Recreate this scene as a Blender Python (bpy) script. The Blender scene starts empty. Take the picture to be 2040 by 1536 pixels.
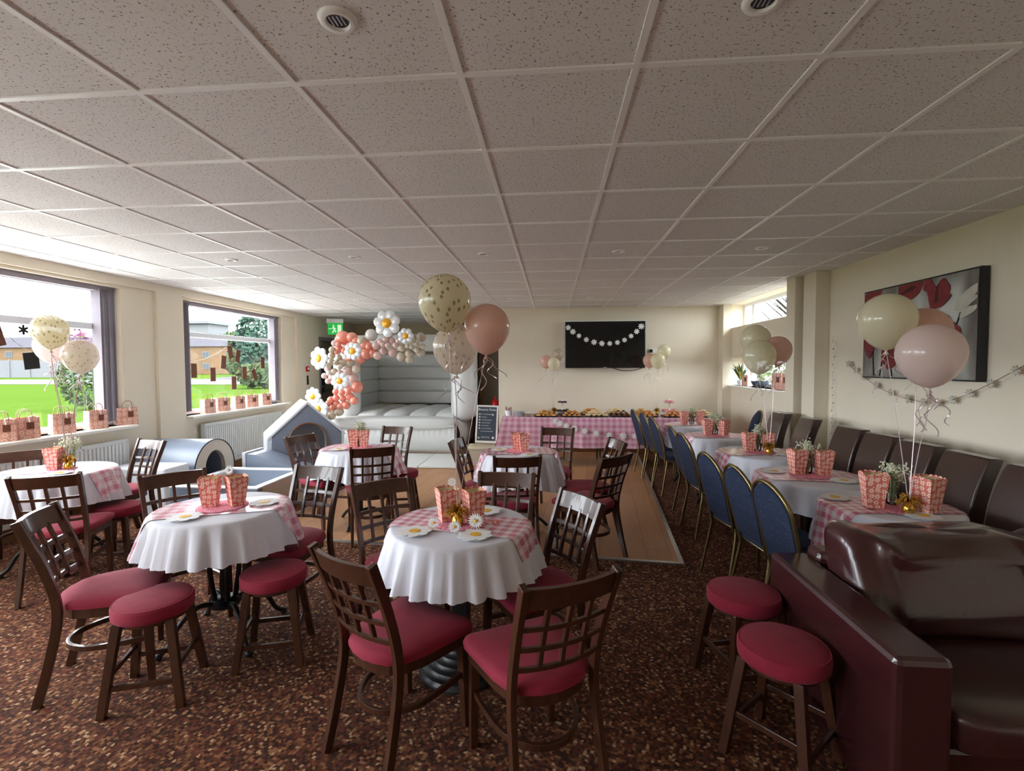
import bpy, bmesh, math, random
from mathutils import Vector, Matrix
random.seed(7)
PI = math.pi
SC = bpy.context.scene
COL = SC.collection

# ------------------------------------------------------------------ camera
CAM_Z = 1.56
CAM_F, CAM_YAW, CAM_PITCH, CAM_ROLL = 973.3, math.radians(4.756), math.radians(2.392), math.radians(-0.226)
fw = Vector((-math.sin(CAM_YAW)*math.cos(CAM_PITCH), math.cos(CAM_YAW)*math.cos(CAM_PITCH), -math.sin(CAM_PITCH)))
rt = Vector((math.cos(CAM_YAW), math.sin(CAM_YAW), 0)); up = rt.cross(fw)
r2 = rt*math.cos(CAM_ROLL) + up*math.sin(CAM_ROLL); u2 = -rt*math.sin(CAM_ROLL) + up*math.cos(CAM_ROLL)
cd = bpy.data.cameras.new('camera'); cam = bpy.data.objects.new('camera', cd); COL.objects.link(cam)
cd.sensor_width = 36; cd.lens = CAM_F/2040*36; cd.clip_start = 0.05; cd.clip_end = 500
m = Matrix((r2, u2, -fw)).transposed().to_4x4(); m.translation = Vector((0, 0, CAM_Z)); cam.matrix_world = m
SC.camera = cam

# ------------------------------------------------------------------ world, light, exposure
SKY = 15.0
w = bpy.data.worlds.new('overcast_sky'); SC.world = w; w.use_nodes = True
nt = w.node_tree; bg = nt.nodes['Background']
tc = nt.nodes.new('ShaderNodeTexCoord'); sx = nt.nodes.new('ShaderNodeSeparateXYZ'); nt.links.new(tc.outputs['Generated'], sx.inputs[0])
cr = nt.nodes.new('ShaderNodeValToRGB'); nt.links.new(sx.outputs[2], cr.inputs[0])
cr.color_ramp.elements[0].position = 0.0; cr.color_ramp.elements[0].color = (0.62, 0.66, 0.72, 1)
cr.color_ramp.elements[1].position = 0.6; cr.color_ramp.elements[1].color = (0.94, 0.97, 1.0, 1)
nt.links.new(cr.outputs[0], bg.inputs[0]); bg.inputs[1].default_value = SKY
SC.view_settings.view_transform = 'Standard'; SC.view_settings.look = 'None'
SC.view_settings.gamma = 1; SC.view_settings.use_curve_mapping = False
SC.view_settings.exposure = 0.72
SC.cycles.use_denoising = True
SC.cycles.max_bounces = 8; SC.cycles.diffuse_bounces = 5; SC.cycles.glossy_bounces = 3
SC.cycles.transmission_bounces = 6; SC.cycles.transparent_max_bounces = 16
SC.cycles.caustics_reflective = False; SC.cycles.caustics_refractive = False
SC.cycles.sample_clamp_indirect = 6

def portal(x, y, z, sx_, sy_, d):
    l = bpy.data.lights.new('window_portal', 'AREA'); l.shape = 'RECTANGLE'; l.size = sx_; l.size_y = sy_
    l.cycles.is_portal = True
    o = bpy.data.objects.new('window_portal', l); COL.objects.link(o); o.location = (x, y, z)
    o.rotation_euler = (PI/2, 0, -PI/2 if d > 0 else PI/2)
LW = [(-2.75, -0.55), (-0.10, 2.15), (2.80, 5.14), (6.08, 8.42)]     # windows of the left wall, y from .. to
WZ0, WZ1 = 0.90, 2.44
for a, b in LW: portal(-5.06, (a+b)/2, (WZ0+WZ1)/2, b-a, WZ1-WZ0, 1)
portal(3.32, 7.45, 2.37, 2.3, .4, -1); portal(3.32, 7.45, 1.43, 2.3, .44, -1)

# ------------------------------------------------------------------ node materials
def C4(c): return (c[0], c[1], c[2], 1.0)
def S(r, g, b):
    f = lambda v: (v/255/12.92) if v/255 <= .04045 else ((v/255+.055)/1.055)**2.4
    return (f(r), f(g), f(b))
class NT:
    def __init__(s, name):
        s.m = bpy.data.materials.new(name); s.m.use_nodes = True; s.t = s.m.node_tree
        s.b = s.t.nodes['Principled BSDF']; s.out = s.t.nodes['Material Output']
    def n(s, typ, **k):
        o = s.t.nodes.new('ShaderNode'+typ)
        for a, v in k.items(): setattr(o, a, v)
        return o
    def l(s, a, b): s.t.links.new(a, b)
    def mth(s, op, a, b=None, c=None):
        o = s.n('Math', operation=op)
        for i, v in enumerate((a, b, c)):
            if v is None: continue
            if isinstance(v, (int, float)): o.inputs[i].default_value = v
            else: s.l(v, o.inputs[i])
        return o.outputs[0]
    def mix(s, f, a, b):
        o = s.n('Mix', data_type='RGBA')
        for i, v in ((0, f), (6, a), (7, b)):
            if isinstance(v, (int, float)): o.inputs[i].default_value = v
            elif isinstance(v, tuple): o.inputs[i].default_value = C4(v)
            else: s.l(v, o.inputs[i])
        return o.outputs[2]
    def coord(s, kind='Object', scale=None, rot=None):
        t = s.n('TexCoord').outputs[kind]
        if scale or rot:
            mp = s.n('Mapping'); s.l(t, mp.inputs[0])
            if scale: mp.inputs[3].default_value = scale if isinstance(scale, tuple) else (scale,)*3
            if rot: mp.inputs[2].default_value = rot
            t = mp.outputs[0]
        return t
    def noise(s, co, sc, det=3, rough=.5):
        o = s.n('TexNoise'); s.l(co, o.inputs['Vector']); o.inputs['Scale'].default_value = sc
        o.inputs['Detail'].default_value = det; o.inputs['Roughness'].default_value = rough
        return o.outputs[0]
    def bump(s, h, st=.2, d=.01):
        o = s.n('Bump'); o.inputs['Strength'].default_value = st; o.inputs['Distance'].default_value = d
        s.l(h, o.inputs['Height']); s.l(o.outputs[0], s.b.inputs['Normal'])
    def base(s, c):
        if isinstance(c, tuple): s.b.inputs['Base Color'].default_value = C4(c)
        else: s.l(c, s.b.inputs['Base Color'])
    def p(s, **k):
        for a, v in k.items(): s.b.inputs[a.replace('_', ' ')].default_value = v
def plain(name, c, rough=.6, metal=0, var=.06, ns=8, bump=0, bs=60, spec=.5, **k):
    t = NT(name); t.p(Roughness=rough, Metallic=metal)
    t.b.inputs['Specular IOR Level'].default_value = spec
    co = t.coord()
    if var: t.base(t.mix(t.noise(co, ns), tuple(v*(1-var) for v in c), tuple(min(1, v*(1+var)) for v in c)))
    else: t.base(c)
    if bump: t.bump(t.noise(co, bs, 4), bump, .004)
    for a, v in k.items(): t.b.inputs[a.replace('_', ' ')].default_value = v
    return t.m
def daisies(t, uv, scale, petals=6, rr=.36, soft=.05, rnd=.35):
    """mask of petal shapes and mask of centres, one flower per voronoi cell of a 2D map"""
    mp = t.n('Mapping'); t.l(uv, mp.inputs[0]); mp.inputs[3].default_value = (scale, scale, scale)
    v = t.n('TexVoronoi', voronoi_dimensions='2D'); t.l(mp.outputs[0], v.inputs['Vector']); v.inputs['Scale'].default_value = 1
    v.inputs['Randomness'].default_value = rnd
    d = t.n('VectorMath', operation='SUBTRACT'); t.l(mp.outputs[0], d.inputs[0]); t.l(v.outputs['Position'], d.inputs[1])
    s_ = t.n('SeparateXYZ'); t.l(d.outputs[0], s_.inputs[0])
    ang = t.mth('ARCTAN2', s_.outputs[1], s_.outputs[0])
    r = t.mth('SQRT', t.mth('ADD', t.mth('MULTIPLY', s_.outputs[0], s_.outputs[0]), t.mth('MULTIPLY', s_.outputs[1], s_.outputs[1])))
    pet = t.mth('ABSOLUTE', t.mth('COSINE', t.mth('MULTIPLY', ang, petals/2)))
    rad = t.mth('MULTIPLY', t.mth('ADD', t.mth('MULTIPLY', pet, .45), .55), rr)
    mask = t.mth('LESS_THAN', r, rad); cen = t.mth('LESS_THAN', r, rr*.32)
    return mask, cen

M = {}
def mk():
    # ceiling tiles with fissures
    t = NT('ceiling_tile'); co = t.coord()
    n1 = t.noise(co, 95, 2, .6); r1 = t.n('ValToRGB'); t.l(n1, r1.inputs[0])
    r1.color_ramp.elements[0].position = .33; r1.color_ramp.elements[0].color = C4((.26, .24, .22))
    r1.color_ramp.elements[1].position = .39; r1.color_ramp.elements[1].color = C4((1, 1, 1))
    v = t.n('TexVoronoi'); t.l(co, v.inputs['Vector']); v.inputs['Scale'].default_value = 55
    r2_ = t.n('ValToRGB'); t.l(v.outputs['Distance'], r2_.inputs[0])
    r2_.color_ramp.elements[0].position = .05; r2_.color_ramp.elements[0].color = C4((.22, .2, .18))
    r2_.color_ramp.elements[1].position = .12; r2_.color_ramp.elements[1].color = C4((1, 1, 1))
    mm = t.n('Mix', data_type='RGBA', blend_type='MULTIPLY'); mm.inputs[0].default_value = .75
    t.l(r1.outputs[0], mm.inputs[6]); t.l(r2_.outputs[0], mm.inputs[7])
    m2 = t.n('Mix', data_type='RGBA', blend_type='MULTIPLY'); m2.inputs[0].default_value = 1
    t.l(mm.outputs[2], m2.inputs[6]); m2.inputs[7].default_value = C4((.82, .80, .78)); t.base(m2.outputs[2])
    t.p(Roughness=.9); t.bump(n1, .3, .003); M['tile'] = t.m
    M['tbar'] = plain('ceiling_grid_white', (.93, .92, .91), .35, var=.03)
    # painted walls
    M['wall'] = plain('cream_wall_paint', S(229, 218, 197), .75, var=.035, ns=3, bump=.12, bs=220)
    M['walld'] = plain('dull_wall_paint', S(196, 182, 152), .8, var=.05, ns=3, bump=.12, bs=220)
    M['trim'] = plain('white_gloss_paint', S(238, 234, 224), .35, var=.02)
    M['upvc'] = plain('white_window_frame', S(232, 236, 242), .3, var=.02)
    M['skirt'] = plain('brown_skirting_wood', S(120, 82, 50), .45, var=.25, ns=20)
    # patterned carpet: small mosaic of browns
    t = NT('brown_mosaic_carpet'); co = t.coord(scale=(1, 1, 1), rot=(0, 0, .3))
    v = t.n('TexVoronoi', distance='CHEBYCHEV', voronoi_dimensions='2D'); t.l(co, v.inputs['Vector']); v.inputs['Scale'].default_value = 78; v.inputs['Randomness'].default_value = .55
    sp = t.n('SeparateColor'); t.l(v.outputs['Color'], sp.inputs[0])
    r = t.n('ValToRGB'); t.l(sp.outputs[0], r.inputs[0]); r.color_ramp.interpolation = 'CONSTANT'
    cs = [(0, S(54, 32, 26)), (.2, S(84, 50, 36)), (.36, S(64, 38, 30)), (.52, S(104, 66, 44)), (.64, S(88, 44, 34)), (.74, S(122, 86, 60)), (.86, S(72, 50, 40)), (.95, S(158, 128, 100))]
    r.color_ramp.elements[0].position = 0; r.color_ramp.elements[0].color = C4(cs[0][1]); r.color_ramp.elements[1].position = cs[1][0]; r.color_ramp.elements[1].color = C4(cs[1][1])
    for pz, c in cs[2:]: e = r.color_ramp.elements.new(pz); e.color = C4(c)
    n2 = t.noise(co, 5, 3)
    mm = t.n('Mix', data_type='RGBA', blend_type='MULTIPLY'); mm.inputs[0].default_value = 1
    t.l(r.outputs[0], mm.inputs[6]); t.l(t.mix(n2, (1.1, 1.08, 1.08), (1.6, 1.55, 1.5)), mm.inputs[7]); t.base(mm.outputs[2])
    t.p(Roughness=.95); t.b.inputs['Specular IOR Level'].default_value = .15; t.bump(t.noise(co, 300, 2), .6, .004); M['carpet'] = t.m
    # dance floor boards
    t = NT('laminate_dance_floor'); co = t.coord()
    bt = t.n('TexBrick'); mp = t.n('Mapping'); t.l(co, mp.inputs[0]); mp.inputs[2].default_value = (0, 0, math.radians(5.5+90)); t.l(mp.outputs[0], bt.inputs['Vector'])
    bt.inputs['Scale'].default_value = 1; bt.inputs['Brick Width'].default_value = 1.2; bt.inputs['Row Height'].default_value = .19; bt.inputs['Mortar Size'].default_value = .0018
    bt.inputs['Color1'].default_value = C4(S(196, 146, 104)); bt.inputs['Color2'].default_value = C4(S(176, 126, 86)); bt.inputs['Mortar'].default_value = C4(S(110, 74, 48))
    mp2 = t.n('Mapping'); t.l(co, mp2.inputs[0]); mp2.inputs[2].default_value = (0, 0, math.radians(5.5)); mp2.inputs[3].default_value = (14, 1.2, 1)
    g = t.noise(mp2.outputs[0], 3, 4)
    mm = t.n('Mix', data_type='RGBA', blend_type='MULTIPLY'); mm.inputs[0].default_value = 1
    t.l(bt.outputs[0], mm.inputs[6]); t.l(t.mix(g, (.8, .78, .75), (1.1, 1.1, 1.1)), mm.inputs[7]); t.base(mm.outputs[2]); t.p(Roughness=.38); M['dance'] = t.m
    # chair wood
    t = NT('dark_stained_wood'); co = t.coord(scale=(1, 1, .25)); wv = t.noise(co, 40, 4, .6)
    t.base(t.mix(wv, S(42, 22, 16), S(88, 52, 33))); t.p(Roughness=.32); t.b.inputs['Coat Weight'].default_value = .25; M['wood'] = t.m
    M['woodmid'] = plain('mid_brown_wood', S(128, 84, 50), .4, var=.3, ns=25)
    t = NT('raspberry_seat_fabric'); co = t.coord(); t.base(t.mix(t.noise(co, 14), S(128, 16, 42), S(150, 26, 56))); t.p(Roughness=.85)
    t.b.inputs['Sheen Weight'].default_value = .06; t.bump(t.noise(co, 400, 2), .25, .002); M['red'] = t.m
    # blue fabric with pale dots
    t = NT('blue_dotted_fabric'); co = t.coord('Object'); v = t.n('TexVoronoi'); t.l(co, v.inputs['Vector']); v.inputs['Scale'].default_value = 55; v.inputs['Randomness'].default_value = .5
    dd = t.mth('LESS_THAN', v.outputs['Distance'], .17); t.base(t.mix(dd, S(20, 34, 62), S(84, 98, 122))); t.p(Roughness=.85); t.bump(t.noise(co, 300, 2), .3, .002); M['blue'] = t.m
    M['brass'] = plain('gold_tube_metal', S(140, 122, 82), .3, metal=.9, var=.03)
    # leather
    def leather(nm, c, ro, wr=.0):
        t = NT(nm); co = t.coord(); n = t.noise(co, 6, 3); t.base(t.mix(n, tuple(v*.8 for v in c), tuple(v*1.25 for v in c))); t.p(Roughness=ro)
        t.b.inputs['Coat Weight'].default_value = .5; t.b.inputs['Coat Roughness'].default_value = .2
        a = t.noise(co, 140, 3); t.bump(a, .12, .002); return t.m
    M['sofa'] = leather('oxblood_leather', S(60, 27, 29), .24); M['leath'] = leather('dark_brown_leather', S(58, 38, 32), .32)
    # plastics, cloth
    M['cloth'] = plain('white_table_cloth', S(226, 226, 236), .7, var=.03, ns=5, bump=.1, bs=40)
    t = NT('pink_gingham_plastic'); uv = t.n('TexCoord').outputs['UV']; s_ = t.n('SeparateXYZ'); t.l(uv, s_.inputs[0])
    fx = t.mth('LESS_THAN', t.mth('FRACT', t.mth('MULTIPLY', s_.outputs[0], 17)), .5); fy = t.mth('LESS_THAN', t.mth('FRACT', t.mth('MULTIPLY', s_.outputs[1], 17)), .5)
    c = t.mix(t.mth('MULTIPLY', t.mth('ADD', fx, fy), .5), S(244, 230, 236), S(214, 112, 140)); t.base(c); t.p(Roughness=.3); t.b.inputs['Coat Weight'].default_value = .3; M['ging'] = t.m
    t = NT('pale_pink_gingham_plastic'); uv = t.n('TexCoord').outputs['UV']; s_ = t.n('SeparateXYZ'); t.l(uv, s_.inputs[0])
    fx = t.mth('LESS_THAN', t.mth('FRACT', t.mth('MULTIPLY', s_.outputs[0], 14)), .5); fy = t.mth('LESS_THAN', t.mth('FRACT', t.mth('MULTIPLY', s_.outputs[1], 14)), .5)
    c = t.mix(t.mth('MULTIPLY', t.mth('ADD', fx, fy), .5), S(244, 222, 232), S(216, 128, 152)); mk_, ce = daisies(t, uv, 9, 8, .3)
    t.base(t.mix(t.mth('MULTIPLY', mk_, .55), c, S(250, 240, 240))); t.p(Roughness=.3); M['ging2'] = t.m
    t = NT('pink_lace_doily'); uv = t.n('TexCoord').outputs['UV']; v = t.n('TexVoronoi', voronoi_dimensions='2D'); t.l(uv, v.inputs['Vector']); v.inputs['Scale'].default_value = 90
    t.base(t.mix(t.mth('LESS_THAN', v.outputs['Distance'], .3), S(236, 120, 150), S(250, 214, 222))); t.p(Roughness=.8); M['doily'] = t.m
    def printed(nm, c0, c1, sc, cen=None):
        t = NT(nm); uv = t.n('TexCoord').outputs['UV']; a, b = daisies(t, uv, sc, 6, .42, rnd=.35); a2, b2 = daisies(t, uv, sc*1.37, 6, .22, rnd=.8)
        c = t.mix(t.mth('MULTIPLY', a2, .55), c0, c1); c = t.mix(a, c, c1); c = t.mix(b, c, cen or c0); t.base(c); t.p(Roughness=.6); return t.m
    M['box'] = printed('daisy_print_pink_card', S(216, 112, 98), S(246, 212, 194), 36, S(226, 130, 106))
    M['kraft'] = printed('daisy_print_kraft_paper', S(196, 140, 122), S(226, 184, 168), 22)
    M['boxin'] = plain('cream_card_inside', S(240, 224, 180), .7)
    M['white'] = plain('white_paper', S(240, 240, 240), .6, var=.02)
    M['yellow'] = plain('yellow_flower_centre', S(240, 186, 50), .5, var=.06)
    def balloon(nm, c, trans=.25, clear=.0, pr=None):
        t = NT(nm); t.p(Roughness=.22); t.b.inputs['Coat Weight'].default_value = .6; t.b.inputs['Coat Roughness'].default_value = .05
        cc = c
        if pr: a, b = daisies(t, t.n('TexCoord').outputs['UV'], 9.5, 5, .22, rnd=.9); cc = t.mix(a, c, pr)
        t.base(cc)
        tl = t.n('BsdfTranslucent'); tl.inputs[0].default_value = C4(c) 
        if pr: t.l(cc, tl.inputs[0])
        mx = t.n('MixShader'); mx.inputs[0].default_value = trans; t.l(t.b.outputs[0], mx.inputs[1]); t.l(tl.outputs[0], mx.inputs[2]); o = mx.outputs[0]
        if clear:
            tr = t.n('BsdfTransparent'); mx2 = t.n('MixShader'); mx2.inputs[0].default_value = clear; t.l(o, mx2.inputs[1]); t.l(tr.outputs[0], mx2.inputs[2]); o = mx2.outputs[0]
        t.l(o, t.out.inputs[0]); return t.m
    M['b_cream'] = balloon('cream_latex_with_daisies', S(232, 222, 188), .35, .12, S(150, 134, 92)); M['b_creamp'] = balloon('cream_latex', S(244, 238, 210), .35, .12)
    M['b_blush'] = balloon('blush_latex', S(240, 202, 186), .4, .12); M['b_clear'] = balloon('pearl_latex_with_daisies', S(222, 206, 186), .4, .3, S(184, 158, 130)); M['b_pink'] = balloon('pale_pink_latex', S(246, 226, 220), .35, .15)
    M['g_coral'] = balloon('coral_latex', S(255, 172, 150), .2); M['g_blush'] = balloon('dusty_pink_latex', S(238, 208, 200), .2); M['g_sand'] = balloon('sand_latex', S(222, 210, 190), .2)
    M['g_white'] = balloon('white_latex', S(232, 230, 226), .15); M['foilw'] = plain('white_foil', S(240, 242, 246), .18, metal=.15, var=.02)
    M['foily'] = plain('yellow_foil', S(244, 176, 44), .2, metal=.2, var=.03); M['ribbon'] = plain('silver_pink_ribbon', S(226, 204, 204), .25, metal=.4, var=.02); M['gold'] = plain('gold_foil', S(214, 172, 70), .2, metal=.9, var=.1, ns=60)
    M['vinyl'] = plain('white_inflatable_vinyl', S(222, 224, 222), .33, var=.03, ns=3, bump=.15, bs=18); M['grey'] = plain('grey_soft_play_vinyl', S(128, 138, 156), .42, var=.05, bump=.1, bs=30)
    M['pwhite'] = plain('white_soft_play_vinyl', S(226, 230, 238), .4, var=.03); M['pbeige'] = plain('stone_soft_play_vinyl', S(200, 188, 172), .45, var=.03)
    M['black'] = plain('black_cast_iron', (.012, .012, .014), .4, var=.1); M['plas'] = plain('black_plastic', (.01, .01, .011), .25, var=.02); M['screen'] = plain('tv_screen_glass', (.006, .006, .007), .06, var=0)
    M['steel'] = plain('brushed_steel', (.55, .55, .56), .3, metal=.9, var=.05); M['rad'] = plain('radiator_enamel', S(226, 228, 226), .35, var=.02)
    M['blind'] = plain('mauve_blind_fabric', S(138, 130, 138), .8, var=.06, ns=20); M['green'] = plain('leaf_green', S(70, 108, 60), .55, var=.3, ns=20); M['gyps'] = plain('pale_green_stem', S(150, 168, 120), .6); M['gyp'] = plain('gypsophila_heads', S(206, 206, 180), .7, var=.2, ns=90)
    M['redp'] = plain('red_enamel', S(196, 24, 28), .25, var=.03); M['wick'] = plain('white_washed_wicker', S(200, 190, 172), .7, var=.2, ns=90, bump=.6, bs=120); M['chalk'] = plain('chalkboard_slate', S(58, 72, 84), .6, var=.08)
    M['door'] = plain('brown_door_wood', S(158, 134, 108), .4, var=.12, ns=14); M['doorg'] = plain('olive_grey_door', S(112, 104, 84), .5, var=.05)
    M['bounce_pale'] = plain('pale_bounce_surface', (.48, .46, .44), .9, var=.08)  # surface of the added ground slab that bounces daylight indoors
    M['olive'] = plain('dark_foil_tray', (.03, .03, .03), .3, metal=.6, var=.1)
    t = NT('exit_sign_green'); uv = t.n('TexCoord').outputs['Object']; t.base(S(20, 200, 70)); t.b.inputs['Emission Color'].default_value = C4(S(60, 240, 110)); t.b.inputs['Emission Strength'].default_value = .12; M['exitg'] = t.m
    t = NT('exit_sign_white'); t.base(S(240, 255, 240)); t.b.inputs['Emission Color'].default_value = C4(S(225, 255, 225)); t.b.inputs['Emission Strength'].default_value = .3; M['exitw'] = t.m
    # clear glazing
    t = NT('window_glass'); tr = t.n('BsdfTransparent'); tr.inputs[0].default_value = (.95, .97, .97, 1); gl = t.n('BsdfGlossy'); gl.inputs['Roughness'].default_value = .02
    lw = t.n('LayerWeight'); lw.inputs[0].default_value = .5; fr = t.mth('ADD', t.mth('MULTIPLY', t.mth('POWER', lw.outputs['Facing'], 5), .5), .03); mx = t.n('MixShader'); t.l(fr, mx.inputs[0]); t.l(tr.outputs[0], mx.inputs[1]); t.l(gl.outputs[0], mx.inputs[2]); t.l(mx.outputs[0], t.out.inputs[0]); M['glass'] = t.m
    t = NT('clear_vase_glass'); tr = t.n('BsdfTransparent'); tr.inputs[0].default_value = (.97, .98, .98, 1); gl = t.n('BsdfGlossy'); gl.inputs['Roughness'].default_value = .03
    lw = t.n('LayerWeight'); lw.inputs[0].default_value = .35; mx = t.n('MixShader'); t.l(lw.outputs[0], mx.inputs[0]); t.l(tr.outputs[0], mx.inputs[1]); t.l(gl.outputs[0], mx.inputs[2]); t.l(mx.outputs[0], t.out.inputs[0]); M['vase'] = t.m
    # outdoors: all colours dimmed to offset the strong sky
    OUT_DIM = .044
    od = lambda nm, c, var=.2, ns=1., ro=.9: plain(nm, tuple(v*OUT_DIM for v in c), ro, var=var, ns=ns, spec=0)
    od_lift = lambda nm, c, var=.2, ns=1., ro=.9: plain(nm, tuple(min(1, v*OUT_DIM*2.3) for v in c), ro, var=var, ns=ns, spec=0)  # lighter colour for upright surfaces, making up for less sky light on them
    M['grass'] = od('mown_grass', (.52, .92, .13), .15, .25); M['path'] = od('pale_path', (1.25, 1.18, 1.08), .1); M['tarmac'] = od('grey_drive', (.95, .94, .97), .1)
    M['fence'] = od_lift('white_fence_paint', (.8, .8, .84), .05); M['brick'] = od_lift('orange_brick', (.82, .52, .30), .25, 1); M['roofs'] = od_lift('slate_roof', (.36, .34, .39), .1)
    M['render'] = od_lift('pale_render', (.85, .85, .86), .05); M['pane'] = od_lift('far_window_pane', (.45, .5, .56), .1); M['leaf'] = od('tree_leaves', (.75, 1.05, .5), .5, 1.5); M['bark'] = od('tree_bark', (.35, .28, .24), .3, 4)
    M['conifer'] = od('conifer_leaves', (.65, 1.1, .85), .5, 2); M['glassblue'] = od_lift('blue_glass_block', (.35, .5, .66), .2); M['pinkfl'] = od_lift('pink_flower_heads', (.85, .3, .6), .3, 4)
    # poppy canvas
    t = NT('grey_brushed_canvas'); co = t.coord(scale=(1, 1, .35)); n = t.noise(co, 3.2, 6); rp = t.n('ValToRGB'); t.l(n, rp.inputs[0])
    for e_, (p_, c_) in zip(rp.color_ramp.elements, ((.34, S(70, 58, 50)), (.62, S(196, 198, 190)))): e_.position = p_; e_.color = C4(c_)
    em = rp.color_ramp.elements.new(.46); em.color = C4(S(146, 140, 132)); s3 = t.n('SeparateXYZ'); t.l(t.coord(), s3.inputs[0])
    ex = t.mth('ABSOLUTE', t.mth('SUBTRACT', s3.outputs[0], .63)); ez = t.mth('ABSOLUTE', t.mth('SUBTRACT', s3.outputs[2], .40))
    ed = t.mth('MAXIMUM', t.mth('MULTIPLY', t.mth('SUBTRACT', ex, .44), 4.5), t.mth('MULTIPLY', t.mth('SUBTRACT', ez, .27), 5.5)); ed = t.mth('MULTIPLY', t.mth('MINIMUM', t.mth('MAXIMUM', ed, 0), 1), .75)
    t.base(t.mix(ed, rp.outputs[0], S(58, 46, 42))); t.p(Roughness=.7); M['canvas'] = t.m
    M['poppy'] = plain('poppy_red_paint', S(126, 40, 42), .7, var=.5, ns=22); M['poppy2'] = plain('poppy_dark_fold_paint', S(78, 24, 30), .7, var=.3, ns=22); M['stem'] = plain('dark_stem_paint', S(44, 40, 36), .7); M['pale'] = plain('pale_petal_paint', S(196, 190, 176), .7, var=.3, ns=12)
    for nm, c in (('pastry', S(214, 156, 84)), ('bread', S(230, 206, 160)), ('dark', S(104, 58, 34)), ('orange', S(208, 140, 72)), ('greenf', S(96, 120, 54)), ('pinkf', S(226, 150, 150)), ('choc', S(60, 30, 22))):
        M[nm] = plain('food_'+nm, c, .6, var=.25, ns=40)
mk()

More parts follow.
